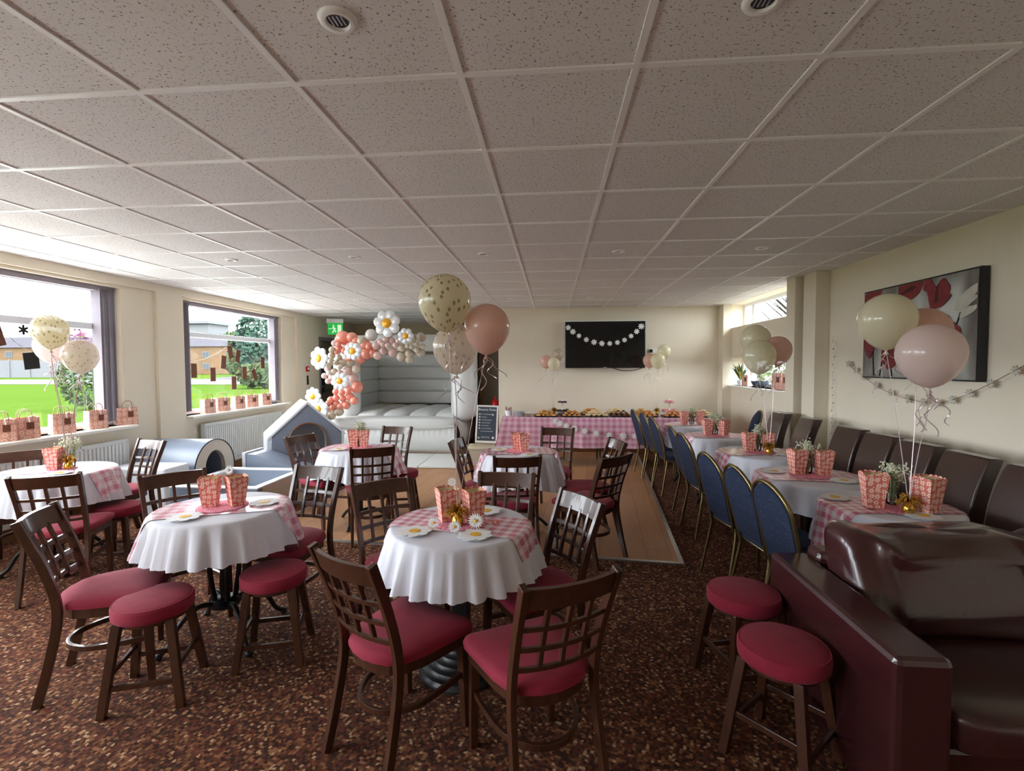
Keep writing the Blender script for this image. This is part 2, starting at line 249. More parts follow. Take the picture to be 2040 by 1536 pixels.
# ------------------------------------------------------------------ mesh builder
class MB:
    def __init__(s): s.v = []; s.f = []; s.uv = []
    def add(s, vs, fs, uvs=None):
        k = len(s.v); s.v += [tuple(p) for p in vs]
        for i, f in enumerate(fs): s.f.append([k+j for j in f]); s.uv.append(uvs[i] if uvs else None)
        return s
    def box(s, x0, y0, z0, x1, y1, z1, mat=None):
        vs = [Vector((x, y, z)) for z in (z0, z1) for y in (y0, y1) for x in (x0, x1)]
        if mat is not None: vs = [mat @ v for v in vs]
        return s.add(vs, [(0, 2, 3, 1), (4, 5, 7, 6), (0, 1, 5, 4), (2, 6, 7, 3), (0, 4, 6, 2), (1, 3, 7, 5)])
    def tube(s, path, r, n=8, rs=None, flat=None, closed=False, upv=None):
        P = [Vector(p) for p in path]; N = len(P); vs = []
        prev = None
        for i, p in enumerate(P):
            if closed: t = (P[(i+1) % N]-P[i-1]).normalized()
            else: t = (P[min(i+1, N-1)]-P[max(i-1, 0)]).normalized()
            if upv is not None: a = Vector(upv)
            elif prev is not None: a = prev
            else: a = Vector((0, 0, 1)) if abs(t.z) < .9 else Vector((1, 0, 0))
            b = t.cross(a); 
            if b.length < 1e-6: b = t.cross(Vector((0, 1, 0)))
            b.normalize(); c = b.cross(t).normalized(); prev = c
            rr = rs[i] if rs else r
            ra, rb = (rr, rr) if not flat else (rr*flat[0], rr*flat[1])
            for k in range(n):
                q = 2*PI*(k+.5)/n if n == 4 else 2*PI*k/n
                g = 1.41421 if n == 4 else 1
                vs.append(p + b*math.cos(q)*ra*g + c*math.sin(q)*rb*g)
        fs = []
        for i in range(N if closed else N-1):
            j = (i+1) % N
            for k in range(n): fs.append((i*n+k, i*n+(k+1) % n, j*n+(k+1) % n, j*n+k))
        if not closed: fs.append(tuple(range(n-1, -1, -1))); fs.append(tuple((N-1)*n+k for k in range(n)))
        return s.add(vs, fs)
    def lathe(s, prof, n=24, c=(0, 0, 0), uvs=False):
        vs = []; L = len(prof)
        for r, z in prof:
            for k in range(n): q = 2*PI*k/n; vs.append((c[0]+r*math.cos(q), c[1]+r*math.sin(q), c[2]+z))
        fs = []; us = []
        for i in range(L-1):
            for k in range(n):
                fs.append((i*n+k, i*n+(k+1) % n, (i+1)*n+(k+1) % n, (i+1)*n+k))
                us.append([(k/n, i/(L-1)), ((k+1)/n, i/(L-1)), ((k+1)/n, (i+1)/(L-1)), (k/n, (i+1)/(L-1))])
        if prof[0][0] > 1e-6: fs.append(tuple(range(n-1, -1, -1))); us.append([(0, 0)]*n)
        if prof[-1][0] > 1e-6: fs.append(tuple((L-1)*n+k for k in range(n))); us.append([(0, 0)]*n)
        return s.add(vs, fs, us)
    def prism(s, pts, z0, z1, mat=None):
        n = len(pts); vs = [Vector((x, y, z0)) for x, y in pts]+[Vector((x, y, z1)) for x, y in pts]
        if mat is not None: vs = [mat @ v for v in vs]
        return s.add(vs, [tuple(range(n-1, -1, -1)), tuple(range(n, 2*n))]+[(i, (i+1) % n, n+(i+1) % n, n+i) for i in range(n)])
    def sphere(s, c, r, n=12, m_=8, sq=(1, 1, 1)):
        prof = [(max(0, math.sin(PI*i/m_)), -math.cos(PI*i/m_)) for i in range(m_+1)]
        vs = []; fs = []; us = []
        for i, (a, z) in enumerate(prof):
            for k in range(n): q = 2*PI*k/n; vs.append((c[0]+r*sq[0]*a*math.cos(q), c[1]+r*sq[1]*a*math.sin(q), c[2]+r*sq[2]*z))
        for i in range(m_):
            for k in range(n):
                fs.append((i*n+k, i*n+(k+1) % n, (i+1)*n+(k+1) % n, (i+1)*n+k)); us.append([(k/n*2, i/m_), ((k+1)/n*2, i/m_), ((k+1)/n*2, (i+1)/m_), (k/n*2, (i+1)/m_)])
        return s.add(vs, fs, us)
    def build(s, name, mat, parent=None, loc=None, rot=None, smooth=False, bevel=0, sub=0, kind=None, autosm=True, weld=False):
        me = bpy.data.meshes.new(name); me.from_pydata(s.v, [], s.f)
        if any(u for u in s.uv):
            ul = me.uv_layers.new(name='UVMap'); i = 0
            for f, u in zip(s.f, s.uv):
                for k in range(len(f)): ul.data[i].uv = u[k] if u else (0, 0); i += 1
        if weld:
            bm = bmesh.new(); bm.from_mesh(me); bmesh.ops.remove_doubles(bm, verts=bm.verts, dist=1e-5); bm.to_mesh(me); bm.free()
        me.materials.append(mat)
        if smooth: me.polygons.foreach_set('use_smooth', [True]*len(me.polygons))
        me.update()
        if smooth and autosm:
            try: me.set_sharp_from_angle(angle=math.radians(50))
            except Exception: pass
        o = bpy.data.objects.new(name, me); COL.objects.link(o)
        if parent: o.parent = parent
        if loc: o.location = loc
        if rot: o.rotation_euler = rot
        if bevel:
            b = o.modifiers.new('bevel', 'BEVEL'); b.width = bevel; b.segments = 2; b.limit_method = 'ANGLE'; b.angle_limit = math.radians(40)
            b.harden_normals = False
        if sub: q = o.modifiers.new('sub', 'SUBSURF'); q.levels = sub; q.render_levels = sub
        if kind: o['kind'] = kind
        return o
def tag(o, label=None, cat=None, group=None, kind=None):
    for k, v in (('label', label), ('category', cat), ('group', group), ('kind', kind)):
        if v is not None: o[k] = v
        elif k in o and k != 'kind' and label is not None: del o[k]
    return o
def empty(name, label, cat, loc=(0, 0, 0), rz=0, group=None, rot=None):
    o = bpy.data.objects.new(name, None); COL.objects.link(o); o.location = loc; o.rotation_euler = rot or (0, 0, rz); o.empty_display_size = .1
    return tag(o, label, cat, group)
def dup(root, loc, rz, label, group=None, rot=None, scale=None):
    def cp(o, par):
        c = o.copy(); COL.objects.link(c); c.parent = par
        for ch in list(KIDS.get(o.name, [])): cp(ch, c)
        return c
    KIDS = {}
    def gather(o):
        ks = [x for x in ALLKIDS(o)]
        KIDS[o.name] = ks
        for k in ks: gather(k)
    gather(root)
    c = cp(root, None); c.location = loc; c.rotation_euler = rot or (0, 0, rz)
    if scale: c.scale = scale
    c['label'] = label
    if group: c['group'] = group
    return c
def ALLKIDS(o): return [x for x in COL.objects if x.parent == o] if not hasattr(o, 'children') else list(o.children)
def struct(mb, name, mat, **k): return mb.build(name, mat, kind='structure', **k)
def rrect(x0, y0, x1, y1, r, n=4):
    pts = []
    for cx, cy, a in ((x1-r, y0+r, -PI/2), (x1-r, y1-r, 0), (x0+r, y1-r, PI/2), (x0+r, y0+r, PI)):
        for i in range(n+1): q = a+PI/2*i/n; pts.append((cx+r*math.cos(q), cy+r*math.sin(q)))
    return pts

# ================================================================== THE ROOM
CH = 2.569; XL, XR, YB, YF = -4.80, 3.00, 8.75, -3.2
YA, XA = 11.5, -0.97                                               # alcove at the far left
mb = MB(); mb.box(-5.2, YF-.2, -.1, 3.4, YA+.2, 0); struct(mb, 'floor', M['carpet'])
mb = MB(); mb.box(-5.0, YF-.1, CH, 3.3, YA+.1, CH+.08); struct(mb, 'ceiling', M['tile'])
GX, GY = -.318, 1.717                                              # ceiling grid origin from the photo
mb = MB(); hw = .012
for i in range(-8, 7):
    x = GX+.6*i
    if XL < x < XR: mb.box(x-hw, YF, CH-.006, x+hw, YA if x < XA else YB, CH+.01)
for j in range(-9, 17):
    y = GY+.6*j
    if YF < y < YA: mb.box(XL, y-hw, CH-.0065, XR if y < YB else XA, y+hw, CH+.01)
struct(mb, 'trim_1', M['tbar'])
# left wall: pilasters and beam in the plane x=-4.8, shallow bays with the windows
mb = MB(); XO = -5.10
edges = [YF-.1]
for a, b in LW: edges += [a, b]
edges += [9.72]
bays = [(a-.04, b+.46) for a, b in LW[:3]] + [(6.02, 8.86)]
# plinth, head and piers of the outer wall leaf, x from XO to the bay plane
BX = -4.84
mb.box(XO, YF-.1, 0, BX, 9.72, WZ0); mb.box(XO, YF-.1, WZ1, BX, 9.72, CH)
for i in range(0, len(edges), 2): mb.box(XO, edges[i], WZ0, BX, edges[i+1], WZ1)
# raised face: beam and pilasters
mb.box(BX, YF-.1, 2.47, XL, 9.72, CH)
fe = [YF-.1]
for a, b in bays: fe += [a, b]
fe += [9.72]
for i in range(0, len(fe), 2): mb.box(BX, fe[i], 0, XL, fe[i+1], 2.47)
mb.box(-4.95, 9.72, 2.16, XL, 10.75, CH); mb.box(-4.95, 10.75, 0, XL, YA+.1, CH)
struct(mb, 'wall_left', M['wall'])
mb = MB(); mb.box(XA, YB, 0, XR+.4, YB+.15, CH); struct(mb, 'wall_back', M['wall'])
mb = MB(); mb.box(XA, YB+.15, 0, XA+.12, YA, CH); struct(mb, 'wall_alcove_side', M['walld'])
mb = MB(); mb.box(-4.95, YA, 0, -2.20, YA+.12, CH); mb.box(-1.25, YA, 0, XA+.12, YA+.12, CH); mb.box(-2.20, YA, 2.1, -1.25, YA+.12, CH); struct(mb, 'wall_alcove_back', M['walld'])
mb = MB(); mb.box(-5.0, YF-.15, 0, 3.3, YF, CH); struct(mb, 'wall_front', M['wall'])
# right wall with the high slot window and the low window at its far end
R0, R1, XRO = 6.30, 8.60, 3.30
mb = MB(); mb.box(XR, YF-.1, 0, XRO, R0, CH); mb.box(XR, R1, 0, XRO, YB+.1, CH)
mb.box(XR, R0, 0, XRO, R1, 1.21); mb.box(XR, R0, 1.66, XRO, R1, 2.17); mb.box(XR, R0, 2.565, XRO, R1, CH)
struct(mb, 'wall_right', M['wall'])
mb = MB(); mb.box(2.79, 5.93, 0, XR, 6.14, CH); struct(mb, 'trim_2', M['wall'], bevel=.004)
mb = MB(); mb.box(2.85, 5.60, 0, XR, 5.86, CH); struct(mb, 'trim_3', M['wall'], bevel=.004)
mb = MB(); mb.box(2.86, 8.52, 0, XR, YB, CH); struct(mb, 'trim_4', M['wall'], bevel=.004)
mb = MB(); mb.box(XR-.02, YF, 0, XR, 5.6, .1); mb.box(XR-.02, 6.14, 0, XR, 8.52, .1); struct(mb, 'baseboard_right', M['skirt'])
mb = MB(); mb.box(XA, YB-.02, 0, 2.86, YB, .1); struct(mb, 'baseboard_back', M['skirt'])
mb = MB(); mb.box(BX, YF, 0, BX+.02, 9.72, .12)
for i in range(0, len(fe), 2): mb.box(XL, fe[i], 0, XL+.02, fe[i+1], .12)
struct(mb, 'baseboard_left', M['skirt'])
# dance floor, turned 5.5 degrees, with a metal edge strip
a = math.radians(5.6); Rm = Matrix.Rotation(-a, 4, 'Z'); Rm.translation = Vector((.99, 3.87, 0))
mb = MB(); mb.box(-3.75, 0, .001, 0, 4.86, .009, Rm); struct(mb, 'trim_5', M['dance'])
mb = MB(); mb.box(XL+.02, 8.2, .0005, XA, YA, .007); struct(mb, 'trim_7', M['dance'])
mb = MB(); mb.box(-3.75, -.035, .0, .035, 0, .012, Rm); mb.box(0, 0, .0, .035, 4.86, .012, Rm); mb.box(-3.785, -.035, 0, -3.75, 4.3, .012, Rm)
struct(mb, 'trim_6', M['steel'])
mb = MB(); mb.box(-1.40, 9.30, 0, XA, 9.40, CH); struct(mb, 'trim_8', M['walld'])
mb = MB(); mb.box(-1.36, 9.27, 0, -1.02, 9.30, 2.08); o = struct(mb, 'door_3', M['doorg']); mb = MB(); mb.box(-1.40, 9.24, 0, -1.36, 9.30, 2.12); mb.box(-1.02, 9.24, 0, -.98, 9.30, 2.12); mb.box(-1.36, 9.24, 2.08, -1.02, 9.30, 2.12); mb.build('door_frame', M['skirt'], o)
# windows of the left wall: frame, transom, glass, sill
wi = 1
for a, b in LW:
    mb = MB(); x0, x1 = -5.05, -4.98; f = .06
    mb.box(x0, a, WZ0, x1, b, WZ0+f); mb.box(x0, a, WZ1-f, x1, b, WZ1); mb.box(x0, a, WZ0+f, x1, a+f, WZ1-f); mb.box(x0, b-f, WZ0+f, x1, b, WZ1-f)
    mb.box(x0, a+f, 1.965, x1+.01, b-f, 2.035)
    o = struct(mb, 'window_%d' % wi, M['upvc'], bevel=.004)
    g = MB(); g.box(-5.024, a+f, WZ0+f, -5.018, b-f, 1.965); g.box(-5.024, a+f, 2.035, -5.018, b-f, WZ1-f); g.build('window_glass', M['glass'], o)
    s = MB(); s.box(-5.05, a-.03, WZ0-.035, -4.72, b+.06, WZ0); s.build('window_sill', M['trim'], o, bevel=.008)
    wi += 1
for z0, z1, sill in ((2.17, 2.565, 0), (1.21, 1.66, 1)):
    mb = MB(); x0, x1 = 3.22, 3.28; f = .055
    mb.box(x0, R0, z0, x1, R1, z0+f); mb.box(x0, R0, z1-f, x1, R1, z1); mb.box(x0, R0, z0+f, x1, R0+f, z1-f); mb.box(x0, R1-f, z0+f, x1, R1, z1-f)
    mb.box(x0, 8.18, z0+f, x1, 8.26, z1-f)
    o = struct(mb, 'window_%d' % wi, M['upvc'], bevel=.003); wi += 1
    g = MB(); g.box(3.248, R0+f, z0+f, 3.252, R1-f, z1-f); g.build('window_glass', M['glass'], o)
    if sill: s = MB(); s.box(2.95, R0-.02, 1.185, 3.25, R1+.02, 1.21); s.build('window_sill', M['trim'], o, bevel=.006)
# doors
mb = MB(); mb.box(-4.92, 9.78, 0, -4.86, 10.69, 2.10); o = struct(mb, 'door_1', M['doorg'])
mb = MB(); mb.box(-4.97, 9.72, 0, -4.79, 9.79, 2.16); mb.box(-4.97, 10.68, 0, -4.79, 10.75, 2.16); mb.box(-4.97, 9.79, 2.09, -4.79, 10.68, 2.16); mb.build('door_frame', M['blind'], o)
mb = MB(); mb.box(-4.862, 9.9, 1.15, -4.85, 10.08, 1.95); mb.build('door_pane', M['pane'], o)
mb = MB(); mb.box(-4.86, 9.85, .98, -4.80, 9.95, 1.10); mb.box(-4.86, 10.5, .98, -4.80, 10.6, 1.10); mb.tube([(-4.79, 9.86, 1.04), (-4.79, 10.6, 1.04)], .018); mb.tube([(-4.8, 9.9, .98), (-4.74, 9.92, 1.34)], .02); mb.build('push_bar', M['plas'], o)
mb = MB(); mb.box(-2.16, YA+.02, 0, -1.29, YA+.07, 2.06); o = struct(mb, 'door_2', M['door'])
mb = MB(); mb.box(-2.24, YA-.02, 0, -2.16, YA+.1, 2.14); mb.box(-1.29, YA-.02, 0, -1.21, YA+.1, 2.14); mb.box(-2.16, YA-.02, 2.06, -1.29, YA+.1, 2.14); mb.build('door_frame', M['skirt'], o)
mb = MB(); mb.tube([(-1.4, YA-.03, 1.02), (-1.5, YA-.03, 1.02)], .01); mb.sphere((-1.4, YA+.0, 1.02), .03); mb.build('door_handle', M['steel'], o)

# ------------------------------------------------------------------ outdoors
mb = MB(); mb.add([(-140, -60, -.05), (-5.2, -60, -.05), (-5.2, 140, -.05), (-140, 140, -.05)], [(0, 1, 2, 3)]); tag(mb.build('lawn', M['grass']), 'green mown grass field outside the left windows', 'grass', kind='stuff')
mb = MB(); mb.add([(3.4, -60, -.05), (80, -60, -.05), (80, 140, -.05), (3.4, 140, -.05)], [(0, 1, 2, 3)]); o = mb.build('yard_ground', M['path'], kind='structure')
mb = MB(); mb.box(-11.2, -12, -.06, -5.2, 16, -.04); mb.build('light_bounce_slab', M['bounce_pale'], kind='structure')  # unseen pale slab below the sills, added to reflect daylight onto the ceiling
mb = MB(); mb.add([(-140, 44, -.03), (-20, 40, -.03), (-20, 60, -.03), (-140, 52, -.03)], [(0, 1, 2, 3)]); mb.build('field_path', M['path'], kind='structure')
mb = MB(); mb.add([(-44, 59, -.02), (-22, 52, -.02), (-40, 92, -.02), (-58, 92, -.02)], [(0, 1, 2, 3)]); mb.build('drive_way', M['tarmac'], kind='structure')
# picket-and-rail fence seen in the near left window
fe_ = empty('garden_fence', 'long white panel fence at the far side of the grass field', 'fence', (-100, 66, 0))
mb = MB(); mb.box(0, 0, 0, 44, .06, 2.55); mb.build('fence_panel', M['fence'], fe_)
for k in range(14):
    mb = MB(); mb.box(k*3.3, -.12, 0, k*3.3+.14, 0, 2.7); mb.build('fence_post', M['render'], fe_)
# terraced houses
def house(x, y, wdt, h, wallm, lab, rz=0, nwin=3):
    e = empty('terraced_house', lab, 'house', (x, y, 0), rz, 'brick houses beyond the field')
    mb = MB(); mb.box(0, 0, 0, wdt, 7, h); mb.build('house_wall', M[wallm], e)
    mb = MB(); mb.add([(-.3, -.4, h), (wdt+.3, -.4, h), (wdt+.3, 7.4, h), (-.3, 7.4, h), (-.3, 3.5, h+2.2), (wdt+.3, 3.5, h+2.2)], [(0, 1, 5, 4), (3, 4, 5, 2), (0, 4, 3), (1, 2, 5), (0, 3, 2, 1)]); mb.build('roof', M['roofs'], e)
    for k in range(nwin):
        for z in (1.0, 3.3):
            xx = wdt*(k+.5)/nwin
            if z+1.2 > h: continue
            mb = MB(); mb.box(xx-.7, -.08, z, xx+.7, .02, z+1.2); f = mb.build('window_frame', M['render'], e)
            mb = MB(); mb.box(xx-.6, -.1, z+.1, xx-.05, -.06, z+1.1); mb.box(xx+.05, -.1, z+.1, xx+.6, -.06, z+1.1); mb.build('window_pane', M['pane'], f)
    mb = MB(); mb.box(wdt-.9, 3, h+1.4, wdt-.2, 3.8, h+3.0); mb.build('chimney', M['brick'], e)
house(-114, 84, 24, 5.2, 'brick', 'orange brick house seen through the window nearest the camera, at the far left')
house(-88.5, 84, 9, 5.0, 'render', 'pale rendered house beside the orange brick one, beyond the white fence')
house(-76, 92, 14.5, 5.5, 'brick', 'left orange brick house behind the drive in the second window')
house(-60.5, 92, 8.5, 5.5, 'render', 'pale house with brick chimney between shrubs in the second window')
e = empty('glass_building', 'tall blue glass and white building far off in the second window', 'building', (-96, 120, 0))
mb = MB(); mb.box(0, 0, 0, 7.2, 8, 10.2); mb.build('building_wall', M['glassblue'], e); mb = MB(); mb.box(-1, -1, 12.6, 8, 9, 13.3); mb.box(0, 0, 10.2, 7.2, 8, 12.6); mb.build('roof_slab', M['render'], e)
def foliage(mb, c, r, n, s=.35, sq=(1, 1, 1)):
    for _ in range(n):
        th = random.uniform(0, 2*PI); z = random.uniform(-1, 1); q = math.sqrt(1-z*z); k = r*random.uniform(.55, 1)**.5
        p = Vector((c[0]+k*q*math.cos(th)*sq[0], c[1]+k*q*math.sin(th)*sq[1], c[2]+k*z*sq[2]))
        a = Vector((random.gauss(0, 1), random.gauss(0, 1), random.gauss(0, 1))).normalized(); b = a.orthogonal().normalized()*s*random.uniform(.6, 1.2); a = a*s*random.uniform(.6, 1.3)
        mb.add([p-a, p-b*.6, p+a, p+b*.6], [(0, 1, 2, 3)])
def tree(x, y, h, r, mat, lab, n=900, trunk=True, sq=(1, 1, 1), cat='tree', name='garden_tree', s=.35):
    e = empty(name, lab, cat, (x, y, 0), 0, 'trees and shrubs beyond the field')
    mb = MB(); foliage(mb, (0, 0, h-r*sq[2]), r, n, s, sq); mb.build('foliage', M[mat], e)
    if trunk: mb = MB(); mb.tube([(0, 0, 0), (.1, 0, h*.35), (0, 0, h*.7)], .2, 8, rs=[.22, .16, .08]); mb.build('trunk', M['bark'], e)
tree(-24.7, 39, 6.6, 1.5, 'conifer', 'tall blue green conifer at the right edge of the second window', 1500, sq=(1, 1, 2.0), s=.22)
tree(-39.2, 60, 6.4, 2.3, 'leaf', 'round leafy tree left of the tall conifer in the second window', 1100, sq=(1, 1, 1.25), s=.3)
tree(-21.0, 33.5, 1.7, 1.0, 'leaf', 'low rounded hedge shrub under the conifer by the drive', 700, False, (1.5, 1, .8), 'shrub', 'hedge_shrub')
tree(-51.5, 76, 3.4, 1.6, 'leaf', 'small leafy shrub in front of the left brick house', 500, True, cat='shrub', name='garden_shrub')
tree(-76, 112, 10.2, 3.6, 'leaf', 'broad tree crown showing above the house roofs', 900)
tree(-17.2, 16.9, 2.25, .95, 'leaf', 'bushy shrub outside right of the window nearest the camera', 1400, False, (1.1, 1, 1.2), 'shrub', 'flowering_shrub', s=.09)
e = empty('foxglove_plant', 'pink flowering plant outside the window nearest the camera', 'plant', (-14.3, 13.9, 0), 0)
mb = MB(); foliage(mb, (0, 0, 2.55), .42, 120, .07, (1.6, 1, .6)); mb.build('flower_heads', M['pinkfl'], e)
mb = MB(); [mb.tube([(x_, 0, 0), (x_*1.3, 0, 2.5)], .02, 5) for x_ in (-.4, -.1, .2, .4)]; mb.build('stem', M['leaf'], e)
tree(-88, 108, 10.5, 4.5, 'leaf', 'dark tree crown behind the houses in the window nearest the camera', 900)
e = empty('bare_tree', 'bare branched tree outside the high slot window on the right', 'tree', (7.6, 16.0, 0), 0)
mb = MB(); mb.tube([(0, 0, 0), (.1, 0, 2.5), (0, 0, 5)], .18, 8, rs=[.2, .15, .1]); mb.build('trunk', M['bark'], e)
mb = MB()
for k in range(60):
    p = Vector((random.uniform(-.3, .3), 0, random.uniform(2, 4.8))); th = random.uniform(0, 2*PI); d = Vector((math.cos(th), math.sin(th), random.uniform(.1, 1))); L = random.uniform(1, 2.6)
    q = p+d*L*.5+Vector((0, 0, .15)); t_ = p+d*L; mb.tube([p, q, t_], .03, 4, rs=[.02, .011, .004])
    for _ in range(4): s_ = q+(t_-q)*random.random(); mb.tube([s_, s_+Vector((random.uniform(-.5, .5), random.uniform(-.5, .5), random.uniform(.1, .6)))], .005, 3)
mb.build('branch', M['bark'], e)
tree(6.6, 12.8, 1.9, .9, 'leaf', 'leafy green bush outside the low window on the right', 900, False, (1.8, 1, .9), 'shrub', 'yard_bush', s=.09)

# ------------------------------------------------------------------ downlights, exit sign, radiators, blinds
DL = [(-.623, 1.42), (.582, 1.45), (-3.03, 4.434), (-1.83, 4.438), (-.623, 4.43), (.583, 4.45), (1.807, 4.45), (-3.03, 7.43), (-.63, 7.45), (.57, 7.46), (1.784, 7.45)]
DLn = ['large round downlight nearest the camera, left of centre overhead', 'round downlight cut off by the top edge of the picture', 'leftmost downlight of the middle row, above the soft play', 'second downlight from the left in the middle row', 'downlight in the middle row above the tall cream balloon', 'downlight of the middle row right of the balloons', 'rightmost downlight of the middle row near the slot window', 'leftmost downlight of the far row, above the balloon arch', 'far row downlight just behind the blush balloon', 'far row downlight above the television', 'rightmost downlight of the far row']
proto = None
for (x, y), lb in zip(DL, DLn):
    if proto is None:
        proto = e = empty('ceiling_downlight', lb, 'ceiling light', (x, y, CH), 0, 'recessed ceiling downlights')
        mb = MB(); mb.lathe([(.030, -.001), (.036, -.012), (.044, -.012), (.052, -.010), (.056, -.002), (.056, .002), (.03, .002)], 28); mb.build('bezel', M['tbar'], e, smooth=True)
        mb = MB(); mb.lathe([(0, -.004), (.033, -.004), (.033, .001), (0, .001)], 20); mb.build('lamp', M['plas'], e, smooth=True)
        mb = MB(); [mb.box(-.022+.012*k, -.02, -.006, -.018+.012*k, .02, -.004) for k in range(4)]; mb.build('lens', M['steel'], e)
    else: dup(proto, (x, y, CH), 0, lb)
e = empty('exit_sign', 'green lit exit sign hanging from the ceiling above the far left door', 'exit sign', (-4.45, 9.75, 2.42), math.radians(8))
mb = MB(); mb.box(-.17, -.025, .02, .17, .025, .10); mb.build('sign_housing', M['tbar'], e)
mb = MB(); mb.box(-.15, -.012, -.22, .15, .012, .02); mb.build('sign_panel', M['exitg'], e)
mb = MB()
mb.sphere((-.035, -.016, -.035), .018, 8, 6, (1, .3, 1)); mb.tube([(-.035, -.016, -.06), (-.02, -.016, -.12), (-.055, -.016, -.19)], .012, 5); mb.tube([(-.02, -.016, -.12), (.02, -.016, -.17)], .012, 5); mb.tube([(-.08, -.016, -.10), (-.03, -.016, -.07), (.01, -.016, -.11)], .008, 5)
mb.box(.05, -.018, -.2, .12, -.012, -.02); mb.tube([(-.13, -.016, -.1), (-.09, -.016, -.1)], .008, 4); mb.build('running_figure', M['exitw'], e)
def radiator(y0, y1, z0, z1, lab):
    e = empty('wall_radiator', lab, 'radiator', (-4.74, y0, z0)); L = y1-y0; H = z1-z0
    mb = MB(); mb.box(-.05, 0, 0, -.01, L, H)
    n = int(L/.045)
    for k in range(n): yy = .02+(L-.04)*k/n; mb.box(-.012, yy, .03, .008, yy+.026, H-.03)
    mb.build('panel', M['rad'], e, bevel=.003)
    mb = MB(); mb.box(-.055, -.005, H, .01, L+.005, H+.012); mb.build('top_grille', M['rad'], e)
    mb = MB(); mb.box(-.055, -.008, 0, .01, 0, H+.01); mb.box(-.055, L, 0, .01, L+.008, H+.01); mb.build('end_cap', M['rad'], e)
    mb = MB(); mb.tube([(-.02, -.05, .05), (-.02, -.05, -z0+.0)], .009, 8); mb.tube([(-.02, -.01, .05), (-.02, -.07, .05)], .014, 8); mb.build('valve', M['steel'], e)
radiator(2.85, 5.06, .14, .74, 'white ribbed radiator under the window nearest the camera')
radiator(6.28, 8.22, .16, .76, 'white ribbed radiator under the second window behind the soft play')
def blind(y, n, lab, r0=None, r1=None):
    e = empty('vertical_blind', lab, 'blind', (-4.93, y, WZ1))
    for k in range(n):
        mb = MB(); mb.box(-.045, -.0012, -1.49, .045, .0012, -.03); o = mb.build('slat', M['blind'], e, loc=(0, k*.024, 0), rot=(0, 0, .25+.15*math.sin(k*2)))
    mb = MB(); mb.box(-.03, (r0 if r0 is not None else y-.02)-y, -.055, .03, (r1 if r1 is not None else y+n*.024)-y, -.001); mb.build('head_rail', M['blind'], e)
    mb = MB(); mb.tube([(.03, 0, -1.48), (.03, n*.012, -1.5), (.03, n*.024, -1.48)], .003, 4); mb.build('bottom_chain', M['white'], e)
blind(4.93, 8, 'bundled mauve vertical blind at the right side of the nearest window', 2.82, 5.13)
blind(6.11, 6, 'bundled mauve vertical blind at the left side of the second window')
blind(8.25, 6, 'bundled mauve vertical blind at the right side of the second window', 6.28, 8.41)

# ================================================================== FURNITURE
# ---- lattice-back wooden chair: origin on the floor under the seat, front towards +Y
def lerp(a, b, t): return a+(b-a)*t
def curve(pts, n=16):
    """smooth path through points (Catmull-Rom)"""
    P = [Vector(p) for p in pts]; P = [P[0]*2-P[1]]+P+[P[-1]*2-P[-2]]; out = []
    for i in range(1, len(P)-2):
        k = max(2, n//(len(P)-3))
        for j in range(k):
            t = j/k; a, b, c, d = P[i-1:i+3]
            out.append(.5*((2*b)+(c-a)*t+(2*a-5*b+4*c-d)*t*t+(3*b-a-3*c+d)*t**3))
    out.append(P[-2]); return out
def seat_outline(s=1.0, n=8):
    # front edge straight with rounded corners, sides tapering to a bowed back
    pts = []
    for cx, cy, a0 in ((.175, .165, 0), (-.175, .165, PI/2)):
        for i in range(5): q = a0+PI/2*i/4; pts.append((cx+.045*math.cos(q), cy+.045*math.sin(q)))
    bk = [(-.205, .05), (-.19, -.06), (-.165, -.14), (-.12, -.19), (-.06, -.212), (0, -.22), (.06, -.212), (.12, -.19), (.165, -.14), (.19, -.06), (.205, .05)]
    return [(x*s, y*s) for x, y in pts+bk]
def back_y(x, z):  # surface of the curved, leaning backrest
    return -.185-.13*((z-.44)/.42)**1.35*(.9)-.030*(1-(x/.165)**2)
